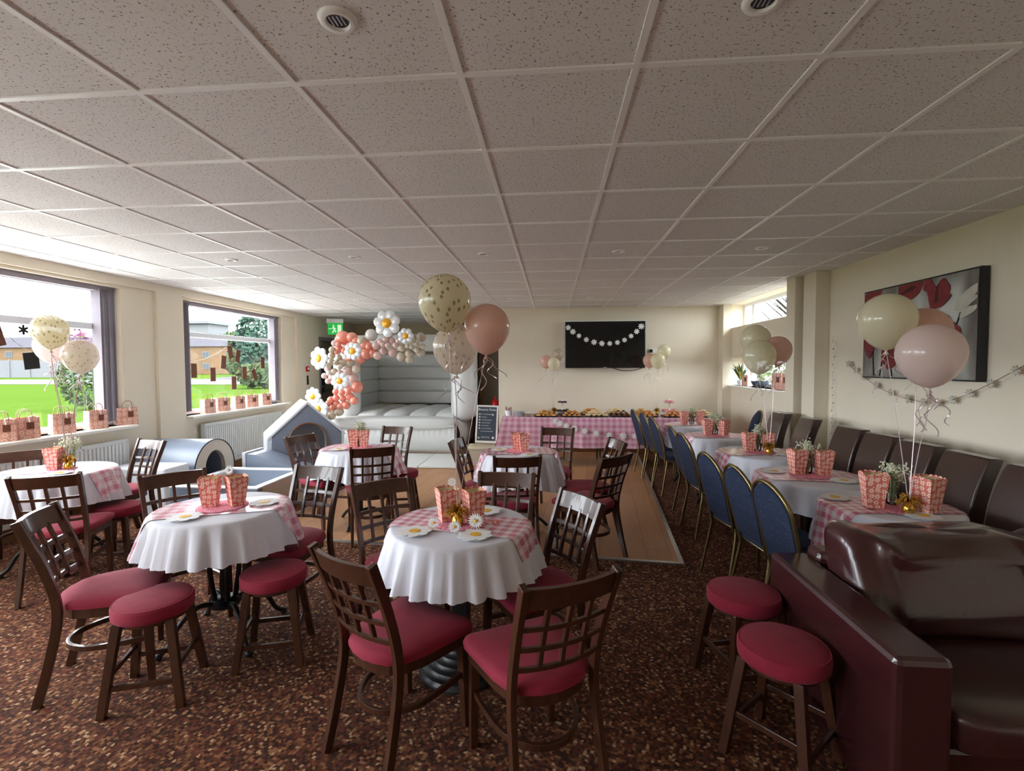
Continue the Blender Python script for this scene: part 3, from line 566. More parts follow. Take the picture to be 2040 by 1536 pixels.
def make_chair(label):
    e = empty('lattice_back_chair', label, 'chair')
    o1 = seat_outline(1.0); o2 = seat_outline(.93); N = len(o1)
    mb = MB(); vs = [(x, y, .425) for x, y in o1]+[(x*1.01, y*1.01, .445) for x, y in o1]+[(x*.985, y*.985, .458) for x, y in o1]+[(x*.9, y*.9, .468) for x, y in o1]+[(x*.5, y*.5, .476) for x, y in o1]+[(0, 0, .478)]
    fs = [tuple(range(N-1, -1, -1))]
    for k in range(4): fs += [(k*N+i, k*N+(i+1) % N, (k+1)*N+(i+1) % N, (k+1)*N+i) for i in range(N)]
    fs += [(4*N+i, 4*N+(i+1) % N, 5*N) for i in range(N)]
    mb.add(vs, fs); mb.build('seat', M['red'], e, smooth=True)
    mb = MB(); mb.prism(o2, .375, .428); mb.build('seat_frame', M['wood'], e, bevel=.003)
    for s in (-1, 1):
        mb = MB(); mb.tube([(s*.175, .165, .40), (s*.178, .172, .2), (s*.18, .178, 0)], .018, 4, rs=[.019, .017, .0135], upv=(0, 1, 0)); mb.build('front_leg', M['wood'], e, bevel=.002)
        mb = MB(); path = curve([(s*.178, -.262, 0), (s*.172, -.212, .2), (s*.166, -.178, .42), (s*.168, -.215, .62), (s*.178, -.305, .865)], 20)
        mb.tube(path, .016, 4, flat=(.75, 1.15), upv=(0, 1, 0)); mb.build('back_leg', M['wood'], e, bevel=.002)
    def bandz(z0, z1, th, xw, nm, n=12):
        mb = MB(); vs = []
        for i in range(n+1):
            x = lerp(-xw, xw, i/n)
            for z, dy in ((z0, th/2), (z0, -th/2), (z1, -th/2), (z1, th/2)): vs.append((x, back_y(x*.165/xw, z)+dy, z))
        fs = [(4*i+k, 4*i+(k+1) % 4, 4*i+4+(k+1) % 4, 4*i+4+k) for i in range(n) for k in range(4)]+[(3, 2, 1, 0), (4*n, 4*n+1, 4*n+2, 4*n+3)]
        mb.add(vs, fs); return mb
    bandz(.775, .857, .020, .172, 'top').build('top_rail', M['wood'], e, smooth=True)
    lat = MB()
    for z in (.535, .615, .695): b = bandz(z-.010, z+.010, .014, .166, 'r', 10); lat.add(b.v, b.f)
    for x in (-.082, 0, .082):
        lat.tube([(x, back_y(x, z)+.004, z) for z in (.525, .61, .70, .79)], .0085, 4, upv=(0, 1, 0))
    lat.build('backrest_lattice', M['wood'], e, bevel=.0015)
    mb = MB(); pth = curve([(.176, .17, .235), (.172, .05, .228), (.15, -.08, .222), (.08, -.17, .22), (0, -.195, .22), (-.08, -.17, .22), (-.15, -.08, .222), (-.172, .05, .228), (-.176, .17, .235)], 32)
    mb.tube(pth, .010, 4, flat=(.8, 1.25), upv=(0, 0, 1)); mb.build('stretcher', M['wood'], e, bevel=.0015)
    return e
chairs = [  # post-top mid point (x, y), turn in degrees, label
 (-.77, 1.67, -31, 'dark wooden lattice chair with raspberry seat nearest the camera, left of the front centre table', 'n'),
 (.07, 1.54, 29, 'brown wooden lattice chair with raspberry seat nearest the camera, right of the front centre table', 'n'),
 (-1.03, 2.82, 222, 'lattice chair turned to the camera at the back left of the front centre table', 'n'),
 (.16, 2.55, 122, 'lattice chair turned to the camera at the right side of the front centre table', 'n'),
 (-.29, 3.08, 173, 'lattice chair facing the camera directly behind the front centre table', 'n'),
 (-.26, 3.61, 10, 'lattice chair with its back to the camera, near side of the table before the buffet', 'n'),
 (.06, 5.34, 167, 'lattice chair facing the camera behind the table before the buffet', 'n'),
 (.49, 3.70, 45, 'lattice chair angled away, nearest to the edge of the wooden dance floor', 'n'),
 (.60, 4.47, 105, 'lattice chair seen side on at the right of the table before the buffet', 'n'),
 (-.90, 4.42, -97, 'lattice chair seen edge on, left of the table before the buffet, behind the balloon ribbons', 'n'),
 (-2.5, 4.62, 250, 'lattice chair in front of the soft play house, left of the table by the castle', 'n'),
 (-1.5, 3.95, 25, 'dark lattice chair, back to the camera, near side of the table by the castle', 'n'),
 (-1.73, 5.34, 168, 'lattice chair facing the camera in front of the white bouncy castle', 'n'),
 (-1.58, 3.19, 169, 'lattice chair at the back right of the front left table', 'n'),
 (-2.43, 2.07, -62, 'dark lattice chair with glossy top rail at the left end of the front left table', 'n'),
 (-2.45, 2.94, 231, 'lattice chair half hidden behind the popcorn boxes of the front left table', 'n'),
 (-3.19, 2.79, 28, 'dark lattice chair with its back to the camera at the table by the window', 'n'),
 (-4.31, 3.65, 228, 'lattice chair behind the table by the window, in front of the radiator', 'n'),
 (-3.72, 4.25, 163, 'lattice chair facing the camera between the table by the window and the soft play tunnel', 'n'),
 (-3.05, 1.95, -25, 'dark lattice chair leg and seat cut off by the left edge of the picture', 'x'),
]
proto = None
for x, y, d, lb, fl in chairs:
    if fl == 'x': continue
    k = (CAM_Z-.865)/(CAM_Z-.88); x, y = x*k, y*k; a = math.radians(d)
    ox, oy = x-math.sin(a)*.315, y+math.cos(a)*.315          # post tops lie 0.315 m behind the seat centre
    if proto is None: proto = make_chair(lb); proto['group'] = 'wooden lattice chairs with raspberry seats'; proto.location = (ox, oy, 0); proto.rotation_euler = (0, 0, a)
    else: dup(proto, (ox, oy, 0), a, lb)
# ---- round padded stool
def make_stool(label):
    e = empty('round_stool', label, 'stool'); R = .162
    mb = MB(); mb.lathe([(0, .395), (R-.006, .395), (R+.002, .402), (R+.004, .415), (R+.004, .448), (R+.001, .456), (R-.004, .4595), (R-.02, .4655), (R*.5, .473), (0, .475)], 40); mb.build('seat', M['red'], e, smooth=True)
    mb = MB(); mb.tube([(R*.985*math.cos(2*PI*k/40), R*.985*math.sin(2*PI*k/40), .4585) for k in range(40)], .003, 6, closed=True); mb.build('seat_piping', M['red'], e, smooth=True)
    mb = MB(); mb.lathe([(0, .375), (.14, .375), (.14, .396), (0, .396)], 24); mb.build('seat_board', M['wood'], e, smooth=True)
    T, B = .105, .155
    for sx in (-1, 1):
        for sy in (-1, 1):
            mb = MB(); mb.tube([(sx*T, sy*T, .395), (sx*B, sy*B, 0)], .017, 4, rs=[.018, .0165], upv=(1, 0, 0)); mb.build('leg', M['wood'], e, bevel=.002)
    for k in range(4):
        z = .12 if k % 2 else .17; q = lerp(B, T, z/.395)
        c, s = math.cos(k*PI/2), math.sin(k*PI/2)
        p0 = (q*c-q*s, q*s+q*c, z); p1 = (q*c+q*s, q*s-q*c, z)
        mb = MB(); mb.tube([p0, p1], .010, 4, flat=(.7, 1.2), upv=(0, 0, 1)); mb.build('stretcher', M['wood'], e, bevel=.0015)
    return e
st = [(-1.90, 2.14, .35, 'round raspberry stool nearest the camera at the front left table'), (-1.50, 2.48, .3, 'round raspberry stool between the two front tables'),
      (-1.57, 4.96, .2, 'round raspberry stool at the right of the table by the castle'), (-3.44, 3.57, .2, 'round raspberry stool at the right of the table by the window'),
      (.925, 2.42, .25, 'round raspberry stool beside the back end of the leather sofa arm'), (.905, 1.965, .75, 'round raspberry stool nearest the camera beside the leather sofa arm')]
proto = None
for x, y, a, lb in st:
    if proto is None: proto = make_stool(lb); proto['group'] = 'round raspberry stools'; proto.location = (x, y, 0); proto.rotation_euler = (0, 0, a)
    else: dup(proto, (x, y, 0), a, lb)
# ---- blue banquet chair with gold tube frame, front towards +Y
def make_blue(label):
    e = empty('banquet_chair', label, 'chair')
    def by(z): return -.20-.10*((z-.44)/.48)-.03*max(0, (z-.44)/.48)**2
    W = .172
    def arch(w, zt, z0):
        pts = [(-w*.86, z0), (-w*.95, (z0+zt)*.46)]
        zc = zt-w*.95
        pts += [(-w, zc*.9+.05)] if False else []
        for i in range(13): q = PI-PI*i/12; pts.append((w*math.cos(q), zc+w*.95*math.sin(q)))
        pts += [(w*.95, (z0+zt)*.46), (w*.86, z0)]
        return pts
    A = arch(W-.012, .915, .47); n = len(A)
    mb = MB(); vs = []
    for k, (s_, dy) in enumerate(((.97, -.014), (1, -.006), (1, .012), (.95, .026), (.6, .034))):
        for x, z in A: zz = .69+(z-.69)*s_; vs.append((x*s_, by(zz)+dy, zz))
    fs = [tuple(range(n))]
    for k in range(4): fs += [(k*n+i, (k+1)*n+i, (k+1)*n+(i+1) % n, k*n+(i+1) % n) for i in range(n)]
    fs.append(tuple(4*n+i for i in range(n-1, -1, -1)))
    mb.add(vs, fs); mb.build('backrest', M['blue'], e, smooth=True)
    B = arch(W, .93, .40); path = [(x, by(z)-.002, z) for x, z in B]
    mb = MB(); mb.tube(path, .0115, 8); mb.build('back_frame', M['brass'], e, smooth=True)
    mb = MB(); mb.prism(rrect(-.185, -.19, .185, .21, .05), .425, .475); mb.build('seat', M['blue'], e, bevel=.014)
    mb = MB(); mb.tube([(-.175, -.17, .415), (.175, -.17, .415), (.18, .18, .415), (-.18, .18, .415)], .010, 8, closed=True); mb.build('seat_frame', M['brass'], e, smooth=True)
    for s in (-1, 1):
        mb = MB(); mb.tube(curve([(s*.178, .17, .42), (s*.182, .185, .3), (s*.19, .20, 0)], 6), .0105, 8); mb.build('leg', M['brass'], e, smooth=True)
        mb = MB(); mb.tube(curve([(s*W*.86, -.19, .42), (s*.165, -.19, .36), (s*.19, -.255, 0)], 8), .0105, 8); mb.build('leg', M['brass'], e, smooth=True)
    return e
blues = [(1.12, 6.95, -84, 'blue banquet chair furthest along the inner row, next to the buffet cloth'), (1.17, 6.53, -84, 'second blue banquet chair from the buffet in the inner row'),
 (1.19, 6.02, -84, 'third blue banquet chair from the buffet in the inner row'), (1.20, 5.08, -90, 'fourth blue banquet chair from the buffet in the inner row'),
 (1.17, 4.58, -84, 'fifth blue banquet chair from the buffet, its back seen almost edge on'), (1.08, 3.55, -80, 'blue banquet chair with broad back showing, third from the leather sofa'),
 (1.12, 3.12, -82, 'blue banquet chair second from the leather sofa'), (1.14, 2.71, -82, 'blue banquet chair just behind the leather sofa arm'),
 (2.80, 6.85, 84, 'blue banquet chair against the right wall, the one further from the brown leather chairs'), (2.80, 6.36, 82, 'blue banquet chair against the right wall, next to the brown leather chairs')]
proto = None
for x, y, d, lb in blues:
    a = math.radians(d); ox, oy = x-math.sin(a)*.33, y+math.cos(a)*.33
    if proto is None: proto = make_blue(lb); proto['group'] = 'blue banquet chairs'; proto.location = (ox, oy, 0); proto.rotation_euler = (0, 0, a)
    else: dup(proto, (ox, oy, 0), a, lb)
# ---- brown leather dining chair
def make_leather(label):
    e = empty('leather_dining_chair', label, 'chair'); W = .172
    def by(z): t = (z-.42)/.58; return -.17-.02*t-.10*t*t*t**.5
    mb = MB(); N = 14; vs = []
    for i in range(N+1):
        z = lerp(.30, 1.0, i/N); t = max(0, (z-.42)/.58); y = by(max(z, .42)); th = lerp(.09, .085, i/N); w = W-.004*(i == N)
        vs += [(-w, y+.0, z), (w, y, z), (w, y-th, z), (-w, y-th, z)]
    fs = [(4*i+k, 4*i+(k+1) % 4, 4*i+4+(k+1) % 4, 4*i+4+k) for i in range(N) for k in range(4)]+[(3, 2, 1, 0), (4*N, 4*N+1, 4*N+2, 4*N+3)]
    mb.add(vs, fs); mb.build('backrest', M['leath'], e, smooth=True, bevel=.010)
    mb = MB(); mb.box(-.195, -.17, .36, .195, .22, .47); mb.build('seat', M['leath'], e, bevel=.022)
    for sx in (-1, 1):
        for y in (-.20, .20): mb = MB(); mb.tube([(sx*.175, y, .37), (sx*.175, y-.02*(y < 0), 0)], .018, 4, rs=[.02, .014], upv=(0, 1, 0)); mb.build('leg', M['wood'], e)
    return e
ys = [5.86, 5.27, 4.50, 4.08, 3.66, 3.22, 2.77]
LB = ['brown leather dining chair furthest away, beside the blue chairs', 'brown leather dining chair in front of the wall pilaster', 'brown leather dining chair just nearer than the pilaster, third from the far end', 'brown leather dining chair in the middle of the wall row', 'brown leather dining chair behind the balloon ribbons, fifth from the far end', 'wide glossy brown leather chair second from the camera end', 'brown leather dining chair cut off by the right picture edge']
proto = None
for i, (y, lb) in enumerate(zip(ys, LB)):
    x = (2.60, 2.62, 2.59, 2.58, 2.56, 2.545, 2.535)[i]; a = math.radians((90, 86, 91, 90, 92, 89, 90)[i])
    ox, oy = x-math.sin(a)*.29, y+math.cos(a)*.29
    if proto is None: proto = make_leather(lb); proto['group'] = 'brown leather dining chairs along the right wall'; proto.location = (ox, oy, 0); proto.rotation_euler = (0, 0, a)
    else: dup(proto, (ox, oy, 0), a, lb)
# ---- leather sofa
def cushion(x0, x1, y0, y1, z0, z1, puff, name, parent, wr=0, seed=1, tilt=0):
    rnd = random.Random(seed); n = 26; mb = MB(); ph = [rnd.uniform(0, 6) for _ in range(6)]
    vs = []; uvs = []
    def sup(a, b, m_=4.0): return (a**m_+b**m_)**(1/m_)
    # superellipsoid block with wrinkles, sampled on a sphere grid
    fs = []; NU, NV = (200, 72) if wr else (56, 28)
    for j in range(NV+1):
        v = -PI/2+PI*j/NV
        for i in range(NU):
            u = 2*PI*i/NU
            f = lambda t, k: math.copysign(abs(t)**k, t)
            X = f(math.cos(v), .16)*f(math.cos(u), .2); Y = f(math.cos(v), .35)*f(math.sin(u), .5); Z = f(math.sin(v), .30)
            bulge = 1+puff*(1-X*X)*(1-Z*Z)
            yy = Y*bulge
            if wr:
                wv = 0
                for q in range(4):
                    s0 = math.sin((3.4+1.7*q)*X+(3.2-1.1*q)*Z+.7*math.sin(2.5*Z+q)+ph[q]); wv += (1-abs(s0))**1.6*(1.0 if q < 2 else .55)
                yy += wr*(wv-.8)*(.25+.75*max(0, min(1, Z+.75)))*(-1 if Y < 0 else .3)*max(0, 1-abs(X)**6)
                Z += wr*.25*math.sin(9*X+ph[4])*(1 if Z > 0 else 0)
            vs.append(((x0+x1)/2+X*(x1-x0)/2, (y0+y1)/2+yy*(y1-y0)/2+tilt*(Z), (z0+z1)/2+Z*(z1-z0)/2))
    for j in range(NV):
        for i in range(NU): fs.append((j*NU+i, j*NU+(i+1) % NU, (j+1)*NU+(i+1) % NU, (j+1)*NU+i))
    mb.add(vs, fs); return mb.build(name, M['sofa'], parent, smooth=True, autosm=False)
e = empty('leather_sofa', 'oxblood leather sofa at the bottom right corner of the room', 'sofa', (0, 0, 0))
mb = MB(); mb.box(1.095, 1.62, .04, 1.275, 2.54, .615); mb.build('armrest', M['sofa'], e, bevel=.022)
mb = MB(); mb.box(2.80, 1.62, .04, 2.975, 2.54, .615); mb.build('armrest', M['sofa'], e, bevel=.022)
mb = MB(); mb.tube([(1.106, 1.628, .05), (1.106, 1.628, .585), (1.106, 2.5, .602)], .004, 6); mb.tube([(1.25, 1.628, .05), (1.25, 1.628, .595), (1.25, 2.4, .602)], .004, 6); mb.build('armrest_piping', M['sofa'], e, smooth=True)
mb = MB(); mb.box(1.265, 2.40, .04, 2.80, 2.54, .66); mb.build('back_frame', M['sofa'], e, bevel=.03)
mb = MB(); mb.box(1.265, 1.70, .06, 2.80, 2.42, .27); mb.build('base_frame', M['sofa'], e, bevel=.02)
cushion(1.275, 2.06, 1.63, 2.34, .27, .43, .05, 'seat_cushion', e, 0, 3); cushion(2.075, 2.79, 1.63, 2.34, .27, .43, .05, 'seat_cushion', e, 0, 4)
cushion(1.275, 2.12, 2.14, 2.42, .42, .815, .30, 'back_cushion', e, .24, 7, .05); cushion(2.09, 2.79, 2.16, 2.42, .42, .80, .30, 'back_cushion', e, .22, 8, .05)
for x in (1.15, 2.93):
    for y in (1.67, 2.52): mb = MB(); mb.lathe([(.02, 0), (.025, .045)], 12, (x, y, 0)); mb.build('foot', M['wood'], e)

# ================================================================== TABLES, CLOTHS AND WHAT STANDS ON THEM
TH = .750
def make_table(x, y, R, label, base):
    e = empty('round_table', label, 'table', (x, y, 0), 0, 'round pedestal tables')
    mb = MB(); mb.lathe([(0, TH-.032), (R-.006, TH-.032), (R-.002, TH-.026), (R-.002, TH-.012), (R-.008, TH-.007), (0, TH-.007)], 48); mb.build('tabletop', M['wood'], e, smooth=True)
    if base == 'dome':
        mb = MB(); mb.tube([(0, 0, .1), (0, 0, TH-.03)], .042, 4, upv=(1, 0, 0)); mb.build('column', M['black'], e, bevel=.004)
        mb = MB(); prof = [(.22, 0), (.222, .012)]
        for k in range(5): r = .215-.032*k; prof += [(r, .022+.022*k), (r-.006, .034+.022*k), (r-.02, .036+.022*k)]
        prof += [(.055, .14), (.05, .16)]; mb.lathe(prof, 40); mb.build('base', M['black'], e, smooth=True)
        mb = MB(); mb.tube([(-.25, 0, TH-.045), (.25, 0, TH-.045)], .02, 4); mb.tube([(0, -.25, TH-.045), (0, .25, TH-.045)], .02, 4); mb.build('top_bracket', M['black'], e)
    elif base == 'ornate':
        mb = MB()
        for k in range(4): q = PI/4+k*PI/2; mb.tube(curve([(.05*math.cos(q), .05*math.sin(q), .20), (.075*math.cos(q), .075*math.sin(q), .42), (.055*math.cos(q), .055*math.sin(q), .6), (.16*math.cos(q), .16*math.sin(q), .71)], 12), .014, 8)
        mb.lathe([(.02, .18), (.03, .3), (.018, .5), (.03, .7)], 12); mb.build('column', M['black'], e, smooth=True)
        mb = MB(); mb.lathe([(.03, .17), (.075, .18), (.085, .2), (.06, .225), (.03, .23)], 20); mb.build('collar', M['black'], e, smooth=True)
        for k in range(4):
            q = PI/4+k*PI/2+.15; c, s = math.cos(q), math.sin(q); mb = MB()
            mb.tube(curve([(.05*c, .05*s, .20), (.14*c, .14*s, .215), (.23*c, .23*s, .15), (.28*c, .28*s, .06), (.33*c, .33*s, .02)], 20), .014, 8, rs=None); mb.sphere((.33*c, .33*s, .018), .022, 10, 6, (1, 1, .8)); mb.build('foot', M['black'], e, smooth=True)
    else:
        mb = MB(); mb.lathe([(.03, .06), (.028, .3), (.04, .4), (.028, .5), (.03, .7), (.12, .72)], 16); mb.build('column', M['black'], e, smooth=True)
        for k in range(3 if base == 'claw' else 4):
            q = .5+k*2*PI/(3 if base == 'claw' else 4); c, s = math.cos(q), math.sin(q); mb = MB()
            mb.tube(curve([(.02*c, .02*s, .13), (.12*c, .12*s, .14), (.22*c, .22*s, .08), (.29*c, .29*s, .012)], 16), .015, 8); mb.build('foot', M['black'], e, smooth=True)
    return e
class Drape:
    def __init__(s, R, nf, ph, drop, sq=0, sqa=0, fl=.30, amp=.030):
        s.R, s.nf, s.ph, s.drop, s.sq, s.sqa, s.fl, s.amp = R, nf, ph, drop, sq, sqa, fl, amp
    def dmax(s, th): return s.drop+s.sq*(abs(math.cos(2*(th-s.sqa)))**3)
    def P(s, r, th, off=0):
        R = s.R
        if r <= R-.012: return (r*math.cos(th), r*math.sin(th), TH+off)
        d = r-(R-.012); rb = .02
        if d < rb*1.4: q = d/rb; rr = R-.012+rb*math.sin(min(q, PI/2))*.8; z = TH-rb*(1-math.cos(min(q, PI/2)))
        else: rr = R-.012+rb*.8; z = TH-rb*(1-math.cos(1.4))-(d-rb*1.4)
        k = max(0, min(1, d/.22)); w = .6*math.sin(s.nf*th+s.ph)+.4*math.sin((s.nf-5)*th+s.ph*2.3)+.25*math.sin((2*s.nf+3)*th+s.ph)
        rr += s.fl*d*.9*(1 if s.fl < 1 else 1)+s.amp*k*w+off
        return (rr*math.cos(th), rr*math.sin(th), z+off*max(0, 1-k))
def make_cloth(x, y, dr, label):
    N = 168; rs = [0, .12, .24, dr.R-.012, dr.R-.004, dr.R+.004, dr.R+.014, dr.R+.03]; n2 = 12
    mb = MB(); vs = []; fs = []
    L = len(rs)+n2
    for i in range(L):
        for k in range(N):
            th = 2*PI*k/N
            r = rs[i] if i < len(rs) else rs[-1]+(dr.dmax(th)-.04)*(i-len(rs)+1)/n2
            vs.append(dr.P(r, th))
    fs = [(i*N+k, i*N+(k+1) % N, (i+1)*N+(k+1) % N, (i+1)*N+k) for i in range(L-1) for k in range(N)]
    mb.add(vs, fs); o = mb.build('tablecloth', M['cloth'], None, loc=(x, y, .002), smooth=True, autosm=False)
    return tag(o, label, 'tablecloth', 'white round tablecloths')
def make_runner(x, y, dr, a, L0, L1, W, mat, label, off=.004, flut=True):
    nu, nv = 70, 22; mb = MB(); vs = []; us = []
    ca, sa = math.cos(a), math.sin(a)
    for i in range(nu+1):
        for j in range(nv+1):
            u = lerp(-L0, L1, i/nu); v = lerp(-W/2, W/2, j/nv)
            X, Y = u*ca-v*sa, u*sa+v*ca; vs.append(dr.P(math.hypot(X, Y), math.atan2(Y, X), off)); us.append((u+2, v+2))
    fs = []; uu = []
    for i in range(nu):
        for j in range(nv):
            q = (i*(nv+1)+j, (i+1)*(nv+1)+j, (i+1)*(nv+1)+j+1, i*(nv+1)+j+1); fs.append(q); uu.append([us[k] for k in q])
    mb.add(vs, fs, uu); o = mb.build('table_runner', mat, None, loc=(x, y, .002), smooth=True, autosm=False)
    return tag(o, label, 'table runner', 'pink gingham runners')
def flat_flower(mb, c, R, petals, depth=.25, th=.002, n=72, rot=0, tilt=None, uv=False):
    pts = []
    for k in range(n):
        q = 2*PI*k/n; r = R*(1-depth+depth*abs(math.cos(petals*q/2+0))**(.7 if depth < .3 else 1.1)); pts.append((r*math.cos(q+rot), r*math.sin(q+rot)))
    T = Matrix.Translation(Vector(c)) @ (tilt or Matrix.Identity(4))
    mb.prism(pts, 0, th, T); return mb
TZ = TH+.008
def doily(x, y, R, label):
    mb = MB(); n = 60; pts = [(0, 0, .003)]; 
    for ring, f in ((0, .5), (1, .9), (2, 1)):
        for k in range(n): q = 2*PI*k/n; r = R*f*(1 if ring < 2 else .96+.04*abs(math.cos(12*q))); pts.append((r*math.cos(q), r*math.sin(q), .003 if ring < 2 else .001))
    fs = [(0, 1+k, 1+(k+1) % n) for k in range(n)]+[(1+g*n+k, 1+(g+1)*n+k, 1+(g+1)*n+(k+1) % n, 1+g*n+(k+1) % n) for g in (0, 1) for k in range(n)]
    uv = [[(pts[i][0]+1, pts[i][1]+1) for i in f] for f in fs]
    mb.add(pts, fs, uv); return tag(mb.build('lace_doily', M['doily'], None, loc=(x, y, TZ)), label, 'doily', 'pink lace doilies')
def make_box(x, y, z, rz, label, h=.160, b=.034, t=.051):
    e = empty('popcorn_box', label, 'popcorn box', (x, y, z), rz, 'daisy print popcorn boxes')
    mb = MB(); ns = 10
    for s in range(4):
        a = s*PI/2; R_ = Matrix.Rotation(a, 4, 'Z'); bot = [(lerp(-b, b, i/ns), -b, 0) for i in range(ns+1)]
        top = [(lerp(-t, t, i/ns), -t, h+(.005 if i % 2 else -.001)+.008*math.sin(PI*i/ns)) for i in range(ns+1)]
        vs = [R_ @ Vector(p) for p in bot+top]; off = s*.23
        fs = [(i, i+1, ns+2+i, ns+1+i) for i in range(ns)]
        uv = [[(off+p[0], p[2]) for p in (bot[i], bot[i+1], top[i+1], top[i])] for i in range(ns)]
        mb.add(vs, fs, uv)
    mb.add([(-b, -b, .001), (b, -b, .001), (b, b, .001), (-b, b, .001)], [(3, 2, 1, 0)]); mb.build('box_side', M['box'], e)
    mb = MB(); 
    for s in range(4):
        R_ = Matrix.Rotation(s*PI/2, 4, 'Z'); k = .94
        vs = [R_ @ Vector(p) for p in ((-b*k, -b*k, .004), (b*k, -b*k, .004), (t*k, -t*k, h-.002), (-t*k, -t*k, h-.002))]; mb.add(vs, [(3, 2, 1, 0)])
    mb.build('box_lining', M['boxin'], e)
    return e
boxes = {}
def box(x, y, rz, label, z=TZ+.004, sc=1):
    if 'p' not in boxes: boxes['p'] = make_box(x, y, z, rz, label); boxes['p'].scale = (sc,)*3; return
    dup(boxes['p'], (x, y, z), rz, label, scale=(sc,)*3)
def vase(x, y, label, seed=0, hh=1.0):
    rnd = random.Random(seed); e = empty('flower_vase', label, 'vase of flowers', (x, y, TZ+.004), 0, 'jars of white gypsophila')
    mb = MB(); mb.lathe([(.001, 0), (.026, 0), (.032, .006), (.034, .05), (.026, .075), (.022, .085), (.026, .10)], 20); mb.build('jar', M['vase'], e, smooth=True)
    mb = MB(); g = MB(); hd = MB()
    for k in range(24):
        th = rnd.uniform(0, 2*PI); r = rnd.uniform(.0, .065); tip = Vector((r*math.cos(th), r*math.sin(th), (.17+rnd.uniform(-.02, .035)-r*.3)*hh)); mb.tube([(.01*math.cos(th), .01*math.sin(th), .01), tip*.6+Vector((0, 0, .02)), tip], .0012, 4)
        for _ in range(15): p = tip+Vector([rnd.gauss(0, .012) for _ in range(3)]); hd.sphere(p, rnd.uniform(.004, .0065), 5, 4)
        for _ in range(3): p = tip+Vector([rnd.gauss(0, .02) for _ in range(3)])-Vector((0, 0, .02)); d = Vector([rnd.gauss(0, 1) for _ in range(3)]).normalized()*.012; g.add([p-d, p+d.orthogonal().normalized()*.003, p+d, p-d.orthogonal().normalized()*.003], [(0, 1, 2, 3)])
    mb.build('flower_stem', M['gyps'], e); o = g.build('leaf_sprig', M['green'], e); o['kind'] = 'stuff'; o = hd.build('flower_heads', M['gyp'], e); o['kind'] = 'stuff'
    return e
def weight(x, y, label, z=TZ+.004, seed=1):
    rnd = random.Random(seed); e = empty('balloon_weight', label, 'balloon weight', (x, y, z), 0, 'gold foil balloon weights')
    mb = MB(); mb.lathe([(.001, 0), (.026, 0), (.030, .02), (.022, .045), (.010, .055)], 14); mb.build('weight_body', M['gold'], e, smooth=True)
    mb = MB()
    for _ in range(130):
        th = rnd.uniform(0, 2*PI); L = rnd.uniform(.035, .07); el = rnd.uniform(-.2, 1.4); d = Vector((math.cos(th)*math.cos(el), math.sin(th)*math.cos(el), math.sin(el))); p = Vector((0, 0, .055)); s_ = d.orthogonal().normalized()*.0025
        q = p+d*L*.6+Vector((0, 0, .01)); t_ = p+d*L-Vector((0, 0, .008)); mb.add([p-s_, p+s_, q+s_, q-s_, t_+s_, t_-s_], [(0, 1, 2, 3), (3, 2, 4, 5)])
    o = mb.build('foil_fringe', M['gold'], e); o['kind'] = 'stuff'; return e
fprot = {}
def daisy_plate(x, y, rz, label, R=.082, z=None, lay=2):
    if 'p' in fprot: o = dup(fprot['p'], (x, y, z or TZ), rz, label); o.scale = (R/.082,)*3; return o
    e = empty('daisy_napkin', label, 'napkin', (x, y, z or TZ), rz, 'daisy shaped paper napkins')
    mb = MB()
    for l in range(lay): flat_flower(mb, (.006*l, -.004*l, .0015+.004*l), .082, 8, .22, .0012, 96, .2*l)
    mb.build('napkin_petals', M['white'], e); mb = MB(); mb.lathe([(0, .0075), (.028, .0075), (.026, .0085), (0, .009)], 24, (.006, -.004, 0)); mb.build('napkin_centre', M['yellow'], e)
    fprot['p'] = e; return e
tabs = [  # x, y, R, base, folds, phase, drop, corner drop, corner angle, label, key
 (-.47, 2.44, .352, 'dome', 26, 1.1, .225, 0, 0, 'front centre'), (-1.89, 2.63, .345, 'ornate', 24, .3, .215, .0, 0, 'front left'),
 (-3.87, 3.48, .375, 'ornate', 22, 2.0, .23, .03, .4, 'window side'), (-1.90, 4.64, .355, 'claw', 22, .8, .24, .05, .4, 'castle side'), (-.31, 4.54, .345, 'claw', 20, 2.6, .26, .06, .9, 'buffet side'),
 (1.91, 2.93, .335, 'plain', 11, .2, .20, .20, .75, 'nearest right row'), (1.86, 3.67, .36, 'plain', 12, 1.2, .20, .20, .2, 'second right row'), (1.90, 4.62, .37, 'plain', 11, 2.2, .22, .20, .7, 'middle right row'),
 (1.86, 5.68, .345, 'plain', 11, 3.2, .22, .18, .2, 'fourth right row'), (1.85, 6.70, .345, 'plain', 11, 4.2, .22, .18, .7, 'furthest right row')]
where = {'front centre': 'front centre table', 'front left': 'front left table', 'window side': 'table by the left window', 'castle side': 'table nearest the bouncy castle', 'buffet side': 'table before the buffet',
 'nearest right row': 'right row table nearest the sofa', 'second right row': 'second right row table from the sofa', 'middle right row': 'middle table of the right row', 'fourth right row': 'fourth right row table from the sofa', 'furthest right row': 'right row table nearest the buffet'}
D = {}
for x, y, R, base, nf, ph, drop, sq, sqa, key in tabs:
    tl = where[key]; dr = Drape(R, nf, ph, drop, sq, sqa, .30 if sq < .1 else .16, .026 if sq < .1 else .022); D[key] = (x, y, dr, tl)
    make_table(x, y, R, 'round black-legged pedestal table under the cloth of the '+tl, base)
    make_cloth(x, y, dr, 'white cloth draped over the '+tl)
